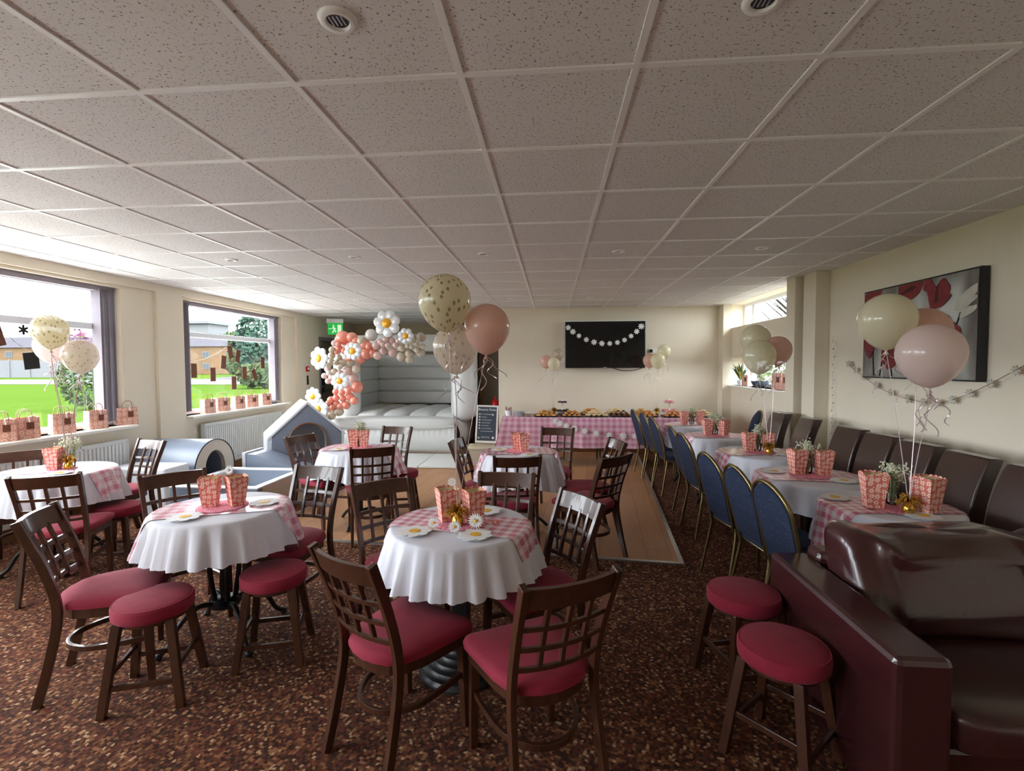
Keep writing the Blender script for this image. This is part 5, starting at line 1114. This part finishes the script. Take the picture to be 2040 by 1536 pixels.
bags = [(3.90, 1.5, 'kraft daisy gift bag cut off by the left picture edge on the sill'), (4.10, 1.45, 'second kraft daisy gift bag on the near sill, left of the balloon ribbons'), (4.44, 1.62, 'kraft daisy gift bag behind the balloon ribbons on the near sill'), (4.80, 1.75, 'kraft daisy gift bag with twin handles right of the balloon ribbons on the near sill'), (5.18, 1.4, 'kraft daisy gift bag in front of the mauve blind on the near sill'),
 (6.50, 1.75, 'leftmost kraft gift bag on the second window sill'), (6.80, 1.5, 'narrow second kraft gift bag on the second window sill'), (7.17, 1.7, 'middle kraft gift bag on the second window sill'), (7.50, 1.45, 'fourth kraft gift bag from the left on the second window sill'), (7.88, 1.6, 'rightmost kraft gift bag on the second window sill, near its blind')]
proto = None
for y, a, lb in bags:
    if proto is None: proto = make_bag(lb); proto['group'] = 'kraft daisy gift bags'; proto.location = (-4.85, y, WZ0); proto.rotation_euler = (0, 0, a-.35); proto.scale = (1.12, 1.1, 1.26)
    else: dup(proto, (-4.85, y, WZ0), a-.35, lb, scale=(1.12, 1.1, 1.26))
for y, a, z, lb in ((8.05, -1.4, 1.21, 'kraft gift bag beside the plant on the low right window sill'), (6.95, -1.2, 1.21, 'tall pink gift bag standing on the low right window sill behind the balloon'), (6.72, -1.7, 1.21, 'pink gift bag nearest the pilaster on the low right window sill')):
    dup(proto, (3.08, y, z), a, lb, scale=(1, 1, 1.15 if y > 8 else 1.45))

# ================================================================== HANGING GARLANDS
def paper_garland(pts, n, R, label, plane, loc=(0, 0, 0), mat='white', sag_tilt=0, sizes=None, th=.002, cat='garland', petals=8, centre=None):
    e = empty('daisy_garland', label, cat, loc); P = curve(pts, 60); mb = MB(); mb.tube(P, .0022, 5); mb.build('garland_string', M['woodmid'] if mat in ('white', 'pale') else M['blind'], e)
    rnd = random.Random(n)
    for k in range(n):
        t = (k+.5)/n*(len(P)-1); i = min(int(t), len(P)-2); p = P[i].lerp(P[i+1], t-i); r = R*(sizes[k] if sizes else rnd.uniform(.85, 1.1))
        mb = MB(); Rr = Matrix.Rotation(PI/2, 4, 'X') if plane == 'xz' else Matrix.Rotation(PI/2, 4, 'X') @ Matrix.Rotation(0, 4, 'Z')
        T = Matrix.Rotation(PI/2 if plane == 'yz' else 0, 4, 'Z') @ Matrix.Rotation(rnd.uniform(-.35, .35) if plane == 'yz' else 0, 4, 'Z') @ Matrix.Rotation(PI/2, 4, 'X')
        flat_flower(mb, (0, 0, 0), r, petals, .52, .006 if plane == 'yz' else .003, 64, rnd.uniform(0, 1)); o = mb.build('paper_daisy', M[mat], e, loc=p, rot=T.to_euler())
        mb = MB(); mb.lathe([(0, .006), (r*.22, .006), (r*.2, .009), (0, .0095)], 12); c = mb.build('daisy_middle', M[centre or mat], o)
    return e
paper_garland([(.23, 0, 2.245), (.40, 0, 2.10), (.65, 0, 1.97), (.92, 0, 1.925), (1.18, 0, 1.96), (1.40, 0, 2.09), (1.56, 0, 2.26)], 12, .052, 'white paper daisy garland hanging across the black television', 'xz', (0, 8.60, 0))
paper_garland([(.0, 0, .725), (.15, 0, .655), (.40, 0, .575), (.75, 0, .51), (1.15, 0, .485), (1.45, 0, .515), (1.75, 0, .60), (2.0, 0, .70)], 14, .055, 'white paper daisy garland along the front of the buffet cloth', 'xz', (0, 7.425, 0))
paper_garland([(0, 5.22, 1.585), (0, 5.0, 1.47), (0, 4.65, 1.33), (0, 4.25, 1.255), (0, 3.95, 1.27), (0, 3.65, 1.38), (0, 3.3, 1.56)], 12, .038, 'white daisy garland on brown string sagging under the poppy picture', 'yz', (2.955, 0, 0), mat='pale')
e = empty('beaded_strand', 'thin white beaded strand hanging beside the pilaster on the right wall', 'bead strand', (2.965, 5.45, 0))
mb = MB(); mb.tube([(0, 0, 1.86), (0, .01, 1.3), (0, 0, .78)], .0015, 4); mb.build('strand_thread', M['white'], e)
for k in range(26): mb = MB(); mb.sphere((0, .012*math.sin(k*2.1), 1.84-.041*k), .009, 8, 6); mb.build('bead', M['vase' if k % 2 else 'white'], e)
# photo cards strung in the two left windows
for wn, y0, y1, items, zt in (('second', 6.25, 8.25, ((6.40, 1.50, 0), (6.78, 1.44, 0), (7.02, 1.62, -.15), (7.18, 1.78, .2), (7.25, 1.30, 0), (7.36, 1.72, -.25), (7.52, 1.45, 0), (7.78, 1.42, .5), (8.02, 1.62, 0)), 1.96),):
    e = empty('card_garland', 'string of dark patterned cards hanging inside the %s window' % wn, 'garland', (-4.965, 0, 0))
    mb = MB(); mb.tube(curve([(0, y0, 1.62), (0, 6.6, 1.66), (0, 7.0, 1.80), (0, 7.27, 1.94), (0, 7.5, 1.80), (0, 7.9, 1.6), (0, y1, 1.66)], 24), .002, 4); mb.build('garland_string', M['plas'], e)
    for y, z, a in items:
        mb = MB(); mb.box(-.002, -.055, -.10, .002, .055, .10); mb.build('picture_card', M['dark'], e, loc=(0, y, z), rot=(a, 0, 0))
    mb = MB(); flat_flower(mb, (0, 0, 0), .055, 6, .5, .003, 48, 0, Matrix.Rotation(PI/2, 4, 'Y')); mb.build('paper_flower', M['olive'], e, loc=(0, 7.27, 1.9))
e = empty('card_garland', 'patterned cards and a star flower hanging in the window nearest the camera', 'garland', (-4.965, 0, 0))
mb = MB(); mb.tube(curve([(0, 3.3, 2.0), (0, 3.95, 1.92), (0, 4.2, 1.75), (0, 4.55, 1.6)], 14), .002, 4); mb.build('garland_string', M['plas'], e)
mb = MB(); mb.box(-.002, -.08, -.10, .002, .08, .10); mb.build('picture_card', M['dark'], e, loc=(0, 3.97, 1.84), rot=(.25, 0, 0))
mb = MB(); mb.box(-.002, -.07, -.08, .002, .07, .08); mb.build('picture_card', M['olive'], e, loc=(0, 4.28, 1.62), rot=(.1, 0, 0))
mb = MB(); flat_flower(mb, (0, 0, 0), .05, 6, .6, .003, 48, 0, Matrix.Rotation(PI/2, 4, 'Y')); mb.build('paper_flower', M['olive'], e, loc=(0, 4.22, 1.91))

# ================================================================== TELEVISION, PICTURE, SMALL FITTINGS
e = empty('wall_television', 'large black flat television on the back wall above the buffet', 'television', (.908, 8.62, 1.907))
mb = MB(); mb.box(-.69, 0, -.405, .69, .05, .405); mb.build('tv_casing', M['plas'], e, bevel=.006)
mb = MB(); mb.box(-.665, -.003, -.375, .665, .001, .385); mb.build('tv_screen', M['screen'], e)
mb = MB(); mb.box(-.2, .05, -.15, .2, .12, .15); mb.build('wall_bracket', M['plas'], e)
mb = MB(); mb.tube(curve([(.12, .02, -.40), (.3, .03, -.45), (.5, .03, -.445), (.69, .05, -.39)], 16), .007, 6); mb.build('power_cable', M['plas'], e, smooth=True)
mb = MB(); mb.box(-.03, -.004, -.398, .03, -.001, -.388); mb.build('maker_badge', M['steel'], e)
e = empty('wall_backboard', 'pale wooden backboard edge showing around the television', 'backboard', (0, 0, 0))
mb = MB(); mb.box(.17, 8.735, 1.60, 1.64, 8.752, 2.345); mb.build('board_panel', M['trim'], e)
e = empty('wall_socket', 'white double socket with black plug right of the television', 'socket', (1.745, 8.735, 1.80))
mb = MB(); mb.box(-.075, 0, -.042, .075, .015, .042); mb.build('socket_plate', M['trim'], e, bevel=.004); mb = MB(); mb.box(-.055, -.035, -.03, -.01, 0, .025); mb.build('black_plug', M['plas'], e)
# poppy canvas on the right wall: local x runs along the wall, z up, y towards the room
e = empty('poppy_picture', 'canvas of red poppies on a grey brushed ground on the right wall', 'picture', (2.955, 4.90, 1.43), -PI/2)
PW, PH = 1.26, .80
mb = MB(); mb.box(0, -.02, 0, PW, .035, PH); mb.build('canvas_frame', M['plas'], e)
mb = MB(); mb.box(.012, -.024, .012, PW-.012, -.019, PH-.012); cv = mb.build('canvas_front', M['canvas'], e)
def petal(cx, cz, pts, mat, nm, y=-.026): mb = MB(); n = 48; q = [(cx+x, cz+z) for x, z in pts]; Tm = Matrix(((1, 0, 0, 0), (0, 0, 1, y), (0, 1, 0, 0), (0, 0, 0, 1))); mb.prism(q, -.0015, 0, Tm); mb.build(nm, M[mat], e)
def blob(rx, rz, a=0, n=26, w=.12, sd=1, cut=1): 
    rd = random.Random(sd); p1, p2 = rd.uniform(0, 6), rd.uniform(0, 6); out = []
    for i in range(n): t = 2*PI*i/n; k = 1+w*math.sin(3*t+p1)+w*.6*math.sin(5*t+p2); x, z = rx*k*math.cos(t), rz*k*math.sin(t); out.append((x*math.cos(a)-z*math.sin(a), x*math.sin(a)+z*math.cos(a)))
    return out
def clampP(pts, cx, cz): return [(min(max(x, .014-cx), PW-.014-cx), min(max(z, .014-cz), PH-.014-cz)) for x, z in pts]
for cx, cz, rx, rz, a, sd, mt in ((.12, .755, .15, .05, .25, 2, 'poppy'), (.54, .73, .085, .085, .1, 3, 'poppy'), (.64, .735, .095, .07, .35, 4, 'poppy'), (.585, .735, .085, .018, .25, 5, 'poppy2'),
  (.795, .735, .045, .06, .4, 6, 'poppy'), (.84, .665, .05, .11, .25, 7, 'poppy'), (.94, .68, .065, .085, -.25, 8, 'poppy'), (.905, .60, .09, .05, .25, 9, 'poppy'), (.885, .655, .016, .075, -.1, 10, 'poppy2'), (.97, .62, .05, .035, .5, 11, 'poppy'),
  (1.00, .37, .062, .125, .18, 12, 'poppy'), (1.055, .33, .065, .10, -.1, 13, 'poppy'), (1.02, .33, .012, .09, .2, 14, 'poppy2'), (.35, .25, .075, .13, -.3, 15, 'poppy'), (.40, .17, .06, .10, -.35, 16, 'poppy'), (.37, .20, .012, .09, -.3, 17, 'poppy2'), (.10, .30, .07, .11, .2, 18, 'poppy')):
    petal(cx, cz, clampP(blob(rx, rz, a, sd=sd, w=.09), cx, cz), mt, 'painted_poppy', -.026-.0004*sd)
for cx, cz, rx, rz, a, sd in ((1.17, .62, .10, .035, .5, 2), (1.15, .56, .11, .03, .35, 3), (1.17, .50, .09, .03, .3, 4), (.62, .58, .05, .012, -.2, 5)): petal(cx, cz, clampP(blob(rx, rz, a, sd=sd), cx, cz), 'pale', 'painted_lily', -.026-.0006*sd)
for x0, z0, x1, z1, b in ((.58, .64, .60, .02, .06), (.86, .57, .78, .02, -.05), (1.02, .25, 1.03, .02, .02), (1.11, .50, 1.07, .02, -.06), (.20, .52, .17, .02, -.03), (.28, .50, .25, .02, .03), (.40, .08, .41, .02, 0)):
    mb = MB(); mb.tube(curve([(x0, -.027, z0), ((x0+x1)/2+b, -.027, (z0+z1)/2), (x1, -.027, z1)], 12), .004, 4); mb.build('painted_stem', M['stem'], e)

# ================================================================== BUFFET
BY0, BY1, BX0, BX1 = 7.50, 8.22, -.78, 2.56
for k in range(2):
    x0 = BX0+.02+k*1.66; e = empty('trestle_table', ('left' if k == 0 else 'right')+' trestle table under the long pink buffet cloth', 'table', (x0, BY0+.02, 0))
    mb = MB(); mb.box(0, 0, .715, 1.64, .68, .74); mb.build('tabletop', M['woodmid'], e)
    for xx in (.15, 1.49):
        for yy in (.08, .60): mb = MB(); mb.tube([(xx, yy, .715), (xx, yy, 0)], .014, 8); mb.build('leg', M['black'], e)
mb = MB(); nx = 150; prof = [(BY1+.0, .30), (BY1+.0, .745), (BY1-.01, .752), (BY0+.01, .752), (BY0, .745)]+[(BY0-.012-.02*t, .745-.455*t) for t in (.15, .3, .45, .6, .75, .9, 1)]
vs = []; us = []
for i in range(nx+1):
    t = i/nx; x = lerp(BX0, BX1, t); acc = 0
    for j, (y, z) in enumerate(prof):
        k = max(0, (.745-z)/.45) if j > 4 else 0; fold = .022*k*math.sin(x*13+1.5*math.sin(x*4))+.010*k*math.sin(x*31)
        if j: acc += math.dist(prof[j-1], (y, z))
        vs.append((x+(.0 if j < 5 else (-.10*k if t == 0 else .06*k if t == 1 else -.10*k*(1-t*12) if t < 1/12 else 0)), y-fold, z)); us.append((x+1, acc))
L = len(prof); fs = [(i*L+j, i*L+j+1, (i+1)*L+j+1, (i+1)*L+j) for i in range(nx) for j in range(L-1)]
mb.add(vs, fs, [[us[k] for k in f] for f in fs])
for xe, sg in ((BX0, -1), (BX1, 1)):   # hanging ends
    n = 16; v2 = []; u_ = []
    for i in range(n+1):
        y = lerp(BY0, BY1, i/n)
        for j in range(7): t = j/6; v2.append((xe+sg*(.0+.10*t+.012*t*math.sin(y*22)), y-(.02*t if i == 0 else 0), .748-.45*t)); u_.append((y, t*.45))
    f2 = [(i*7+j, i*7+j+1, (i+1)*7+j+1, (i+1)*7+j) for i in range(n) for j in range(6)]; mb.add(v2, f2, [[u_[k] for k in f] for f in f2])
t_ = NT('pink_buffet_gingham'); uv = t_.n('TexCoord').outputs['UV']; s_ = t_.n('SeparateXYZ'); t_.l(uv, s_.inputs[0])
fx = t_.mth('ADD', t_.mth('MULTIPLY', t_.mth('SINE', t_.mth('MULTIPLY', s_.outputs[0], 2*PI*11)), .5), .5); fy = t_.mth('ADD', t_.mth('MULTIPLY', t_.mth('SINE', t_.mth('MULTIPLY', s_.outputs[1], 2*PI*11)), .5), .5)
t_.base(t_.mix(t_.mth('MULTIPLY', t_.mth('ADD', fx, fy), .5), S(232, 200, 214), S(200, 118, 148))); t_.p(Roughness=.3)
tag(mb.build('buffet_cloth', t_.m, None, smooth=True, autosm=False), 'long pink gingham plastic cloth over the buffet table', 'tablecloth')
BZ = .753
food_p = {}
def food(kind, x, y, z, rz, label, group, sc=1):
    key = kind
    if key not in food_p:
        mb = MB()
        if kind == 'sandwich':
            mb.prism([(-.035, -.02), (.035, -.02), (0, .035)], 0, .012); mb.prism([(-.035, -.02), (.035, -.02), (0, .035)], .018, .030); mt = 'bread'
        elif kind == 'pastry': mb.tube([(-.03, 0, .014), (.03, 0, .014)], .014, 10, flat=(1, .9)); mt = 'pastry'
        elif kind == 'nugget': mb.sphere((0, 0, .014), .022, 10, 7, (1.2, .9, .65)); mt = 'orange'
        elif kind == 'bite': mb.sphere((0, 0, .014), .018, 10, 7, (1, 1, .8)); mt = 'dark'
        elif kind == 'cake': mb.lathe([(.016, 0), (.022, .022), (.024, .028), (.014, .038), (0, .042)], 12); mt = 'pinkf'
        elif kind == 'brownie': mb.box(-.02, -.02, 0, .02, .02, .024); mt = 'choc'
        elif kind == 'leaf': mb.sphere((0, 0, .012), .02, 8, 6, (1.2, 1, .5)); mt = 'greenf'
        o = mb.build({'sandwich': 'sandwich', 'pastry': 'sausage_roll', 'nugget': 'orange_nibble', 'bite': 'brown_nibble', 'cake': 'cupcake', 'brownie': 'brownie', 'leaf': 'salad_bite'}[kind], M[mt], None, smooth=kind not in ('sandwich', 'brownie'))
        food_p[key] = o
    else: o = food_p[key].copy(); COL.objects.link(o)
    o.location = (x, y, z); o.rotation_euler = (0, 0, rz); o.scale = (sc,)*3
    return tag(o, label, 'food', group)
def platter(x, y, w, d, label, mat='olive'):
    e = empty('food_platter', label, 'platter', (x, y, BZ), 0, 'buffet platters'); mb = MB()
    mb.prism(rrect(-w/2, -d/2, w/2, d/2, .05, 5), 0, .006); mb.build('platter_base', M[mat], e)
    mb = MB(); P = rrect(-w/2-.008, -d/2-.008, w/2+.008, d/2+.008, .055, 5); mb.tube([(px, py, .016) for px, py in P], .006, 6, closed=True); mb.build('platter_rim', M[mat], e)
    return e
fk = {'sandwich': ('sandwiches', 'triangle sandwich'), 'pastry': ('sausage rolls', 'golden sausage roll'), 'nugget': ('orange nibbles', 'small orange nibble'), 'bite': ('brown nibbles', 'small brown nibble'), 'leaf': ('salad bites', 'small green salad bite')}
pl = [(-.10, 7.68, .36, .26, 'pastry', 'leftmost dark platter on the buffet, before the left cake stand'), (.30, 7.66, .34, .24, 'nugget', 'dark platter just right of the left cake stand'), (.24, 7.98, .30, .22, 'leaf', 'rear platter behind the left cake stand end of the buffet'), (.68, 7.68, .34, .24, 'sandwich', 'third front platter from the left on the buffet'),
 (.62, 8.0, .34, .22, 'pastry', 'rear platter left of the middle of the buffet'), (1.06, 7.70, .36, .24, 'bite', 'front platter in the middle of the buffet'), (1.02, 8.02, .34, .22, 'sandwich', 'rear platter in the middle of the buffet'), (1.44, 7.68, .34, .24, 'nugget', 'front platter left of the right cake stand'), (1.42, 8.0, .30, .22, 'pastry', 'rear platter left of the right cake stand'),
 (1.86, 7.66, .36, .24, 'nugget', 'front platter before the right cake stand'), (2.28, 7.70, .36, .26, 'sandwich', 'rightmost front platter on the buffet'), (2.30, 8.02, .36, .22, 'leaf', 'rightmost rear platter on the buffet')]
rnd = random.Random(11)
for x, y, w_, d_, kd, lb in pl:
    platter(x, y, w_, d_, lb); nx_, ny_ = int(w_/.078), int(d_/.064)
    for i in range(nx_):
        for j in range(ny_):
            for lv in (0, 1, 2):
                if lv and (i >= nx_-lv or j >= ny_-lv): continue
                food(kd, x+(i-(nx_-1-lv)/2)*.078+rnd.uniform(-.006, .006), y+(j-(ny_-1-lv)/2)*.064+rnd.uniform(-.005, .005), BZ+.007+lv*.030, rnd.uniform(0, 6), fk[kd][1]+' on the '+lb.replace(' on the buffet', '').replace(' of the buffet', ' buffet part'), fk[kd][0]+' on the '+lb, 1.3)
def cake_stand(x, y, label, top, bot):
    e = empty('cake_stand', label, 'cake stand', (x, y, BZ), 0, 'two tier cake stands')
    mb = MB(); mb.lathe([(.045, 0), (.03, .01), (.008, .02), (.007, .06), (.012, .065), (.006, .07), (.006, .20), (.012, .205), (.005, .21), (.005, .27), (.0, .275)], 14); mb.build('stem', M['steel'], e, smooth=True)
    mb = MB(); mb.lathe([(0, .055), (.11, .057), (.118, .066), (.108, .062), (0, .061)], 28); mb.build('lower_plate', M['white'], e, smooth=True)
    mb = MB(); mb.lathe([(0, .195), (.075, .197), (.082, .205), (.073, .202), (0, .201)], 28); mb.build('upper_plate', M['white'], e, smooth=True)
    for k in range(9): q = 2*PI*k/9; food(bot, x+.085*math.cos(q), y+.085*math.sin(q), BZ+.062, q, 'small %s on the lower plate of the %s' % ('cupcake' if bot == 'cake' else 'brownie', label.split(' with')[0]), bot+'s on the lower plate of the '+label)
    for k in range(6): q = 2*PI*k/6; food(top, x+.05*math.cos(q), y+.05*math.sin(q), BZ+.202, q, 'small %s on the upper plate of the %s' % ('cupcake' if top == 'cake' else 'brownie', label.split(' with')[0]), top+'s on the upper plate of the '+label)
cake_stand(.155, 7.86, 'left two tier cake stand with dark brownies on the buffet', 'brownie', 'brownie'); cake_stand(1.835, 7.88, 'right two tier cake stand with pink cupcakes on the buffet', 'cake', 'cake')
plp = None
for k in range(7):
    lb = 'white party plate in the stack at the left end of the buffet'
    if plp is None: mb = MB(); mb.lathe([(0, .0), (.07, .0), (.095, .010), (.097, .012), (.07, .004), (0, .003)], 32); plp = mb.build('party_plate', M['white'], None, smooth=True); o = plp
    else: o = plp.copy(); COL.objects.link(o)
    o.location = (-.53+.004*math.sin(k*3), 7.70, BZ+.0125*k); tag(o, lb, 'plate', 'stacked white party plates')
e = empty('cutlery_tub', 'white tub with cutlery and napkins at the left end of the buffet', 'tub', (-.70, 7.74, BZ)); mb = MB(); mb.lathe([(0, .002), (.045, .0), (.058, .085), (.061, .088), (.056, .085), (.043, .006), (0, .006)], 24); mb.build('tub_body', M['white'], e, smooth=True)
for k in range(9): q = k*.7; mb = MB(); mb.tube([(.02*math.cos(q), .02*math.sin(q), .01), (.05*math.cos(q), .05*math.sin(q), .135+.015*math.sin(k*5))], .004, 5, rs=[.002, .006]); mb.build('fork_handle', M['woodmid' if k % 3 else 'pinkf'], e)
for k, x in enumerate((-.38, -.26)):
    e = empty('food_tub', ('left' if k == 0 else 'right')+' clear lidded snack tub beside the stacked party plates', 'tub', (x, 7.66, BZ), 0, 'clear snack tubs'); mb = MB(); mb.box(-.05, -.045, 0, .05, .045, .055); mb.build('tub_body', M['vase'], e, bevel=.006)
    mb = MB(); mb.box(-.042, -.037, .003, .042, .037, .035); mb.build('tub_filling', M['bread'], e, bevel=.01); mb = MB(); mb.box(-.054, -.049, .055, .054, .049, .063); mb.build('tub_lid', M['white'], e, bevel=.003)
e = empty('fruit_skewers', 'upright cocktail sticks in a snack dish at the middle of the buffet', 'skewers', (1.20, 7.86, BZ)); mb = MB(); mb.lathe([(0, 0), (.06, 0), (.05, .03), (0, .045)], 20); mb.build('snack_base', M['bread'], e, smooth=True)
for k in range(9): q = k*2*PI/9; mb = MB(); mb.tube([(.03*math.cos(q), .03*math.sin(q), .03), (.045*math.cos(q), .045*math.sin(q), .125)], .0022, 4); mb.build('stick', M['white'], e)
e = empty('herb_pot', 'small green herb pot between platters near the right cake stand', 'herb pot', (1.66, 7.92, BZ)); mb = MB(); mb.lathe([(.018, 0), (.024, .03), (.02, .03), (0, .028)], 12); mb.build('pot', M['steel'], e, smooth=True); mb = MB(); foliage(mb, (0, 0, .055), .03, 90, .008); mb.build('herb_leaves', M['green'], e)

# ---- sign, basket, extinguisher
e = empty('rules_sign', 'leaning white framed chalkboard sign headed Bounce Rules', 'sign', (-1.05, 7.62, .33), 0, rot=(math.radians(-12), math.radians(2.2), math.radians(4)))
mb = MB(); mb.box(-.175, -.012, 0, -.150, .012, .60); mb.box(.150, -.012, 0, .175, .012, .60); mb.box(-.15, -.012, .575, .15, .012, .60); mb.box(-.15, -.012, 0, .15, .012, .035); mb.build('sign_frame', M['trim'], e)
mb = MB(); mb.box(-.152, -.004, .03, .152, .006, .58); mb.build('chalkboard', M['chalk'], e)
fc = bpy.data.curves.new('heading', 'FONT'); fc.body = 'Bounce Rules'; fc.size = .052; fc.extrude = .0008; fc.align_x = 'CENTER'; fo = bpy.data.objects.new('heading_text', fc); COL.objects.link(fo); bpy.context.view_layer.update()
me = bpy.data.meshes.new_from_object(fo.evaluated_get(bpy.context.evaluated_depsgraph_get())); bpy.data.objects.remove(fo); me.materials.clear(); me.materials.append(M['white'])
fo = bpy.data.objects.new('heading_text', me); COL.objects.link(fo); fo.parent = e; fo.location = (.0, -.006, .515); fo.rotation_euler = (PI/2, 0, 0)
for k, (x0, x1) in enumerate(((-.09, .10), (-.09, -.01), (-.09, .075), (-.09, .05), (-.09, .03), (-.09, .07), (-.10, .10))):
    z = .455-.045*k; mb = MB(); n = int((x1-x0)/.004); mb.tube([(x0+(x1-x0)*i/n, -.006, z+.005*math.sin(i*1.9)+.003*math.sin(i*4.3)) for i in range(n+1)], .0017, 4); mb.build('chalk_line', M['white'], e)
    if k < 6: mb = MB(); mb.lathe([(0, 0), (.011, 0), (.011, .002), (0, .002)], 14); mb.build('bullet_mark', M['white'], e, loc=(-.118, -.004, z+.002), rot=(PI/2, 0, 0))
mb = MB(); mb.tube([(-.08+.008*i, -.006, .09+.014*(1 if i % 2 else -1)) for i in range(17)], .0025, 4); mb.build('chalk_line', M['white'], e)
for x, z, r in ((.105, .085, .02), (-.12, .08, .014), (.09, .45, .014)): mb = MB(); flat_flower(mb, (0, 0, 0), r, 5, .35, .002, 40); mb.build('chalk_flower', M['white'], e, loc=(x, -.005, z), rot=(PI/2, 0, 0))
e = empty('wicker_basket', 'white washed wicker basket on the floor under the chalkboard sign', 'basket', (-1.09, 7.62, 0), .05)
mb = MB(); mb.add([(-.23, -.17, 0), (.23, -.17, 0), (.23, .17, 0), (-.23, .17, 0), (-.25, -.19, .27), (.25, -.19, .27), (.25, .19, .27), (-.25, .19, .27)], [(0, 1, 5, 4), (1, 2, 6, 5), (2, 3, 7, 6), (3, 0, 4, 7), (3, 2, 1, 0)])
for k in range(8): f = k/8; mb.tube([(-.232-.02*f, -.172-.02*f, .02+.033*k), (.232+.02*f, -.172-.02*f, .02+.033*k), (.232+.02*f, .172+.02*f, .02+.033*k), (-.232-.02*f, .172+.02*f, .02+.033*k)], .010, 6, closed=True)
mb.build('basket_weave', M['wick'], e)
mb = MB(); mb.tube([(-.255, -.195, .275), (.255, -.195, .275), (.255, .195, .275), (-.255, .195, .275)], .016, 8, closed=True); mb.build('basket_rim', M['wick'], e, smooth=True)
mb = MB(); mb.box(-.235, -.175, .24, .235, .175, .30); mb.build('basket_contents', M['walld'], e, bevel=.03)
e = empty('fire_extinguisher', 'red fire extinguisher on the wall corner behind the chalkboard sign', 'fire extinguisher', (-1.06, 8.98, .56)); mb = MB(); mb.lathe([(0, 0), (.07, .0), (.075, .01), (.075, .30), (.06, .34), (.025, .365), (.02, .38), (0, .38)], 24); mb.build('cylinder_body', M['redp'], e, smooth=True)
mb = MB(); mb.box(-.015, -.05, .38, .015, .03, .41); mb.box(-.01, -.08, .41, .01, .0, .42); mb.build('valve_handle', M['redp'], e); mb = MB(); mb.tube(curve([(0, .03, .39), (.0, .09, .3), (0, .08, .1)], 8), .008, 6); mb.build('hose', M['plas'], e)
mb = MB(); mb.box(.075, -.03, .1, .09, .03, .3); mb.build('wall_bracket', M['steel'], e)
# plant and bowl on the low right sill
e = empty('potted_plant', 'spiky green and yellow potted plant on the low right window sill', 'potted plant', (3.06, 8.26, 1.21)); mb = MB(); mb.lathe([(.045, 0), (.06, .09), (.055, .09), (0, .08)], 16); mb.build('pot', M['upvc'], e, smooth=True)
for nm, mt, cnt, sd in (('leaf_blades', 'green', 34, 1), ('yellow_blades', 'yellow', 9, 2)):
    rd = random.Random(sd); mb = MB()
    for k in range(cnt):
        th = rd.uniform(0, 2*PI); L = rd.uniform(.22, .40); out = rd.uniform(.3, 1.0); d = Vector((math.cos(th)*out, math.sin(th)*out, 1)).normalized(); s_ = d.cross(Vector((0, 0, 1))).normalized()*.013; p = Vector((0, 0, .08)); q = p+d*L*.6+Vector((0, 0, .02)); t2 = p+d*L-Vector((0, 0, .10*out))
        if t2.x > .13 or t2.y > .24: continue
        mb.add([p-s_*.4, p+s_*.4, q+s_, q-s_, t2], [(0, 1, 2, 3), (3, 2, 4)])
    o = mb.build(nm, M[mt], e)
e = empty('trinket_bowl', 'dark glass bowl on the low right window sill between the gift bags', 'bowl', (3.06, 7.50, 1.21)); mb = MB(); mb.lathe([(.05, 0), (.11, .05), (.13, .10), (.122, .10), (.10, .055), (.0, .02)], 24); mb.build('bowl_body', M['chalk'], e, smooth=True)
mb = MB(); [mb.sphere((.05*math.cos(k), .05*math.sin(k), .075), .035, 8, 6) for k in range(6)]; mb.build('bowl_filling', M['choc'], e, smooth=True)
e = empty('call_point', 'small red fire alarm call point on the left wall before the exit door', 'alarm call point', (-4.79, 9.22, 1.50)); mb = MB(); mb.box(-.01, -.05, -.05, .02, .05, .05); mb.build('call_box', M['redp'], e, bevel=.004); mb = MB(); mb.box(.02, -.03, -.02, .022, .03, .03); mb.build('call_glass', M['white'], e)
e = empty('key_hook', 'dark narrow handle fixing on the left wall under the red call point', 'wall fixing', (-4.79, 9.22, 1.28)); mb = MB(); mb.box(-.01, -.02, -.09, .012, .02, .09); mb.build('fixing_plate', M['plas'], e, bevel=.004); mb = MB(); mb.tube([(.012, 0, .05), (.03, 0, .03), (.03, 0, -.04)], .005, 6); mb.build('hook', M['steel'], e)
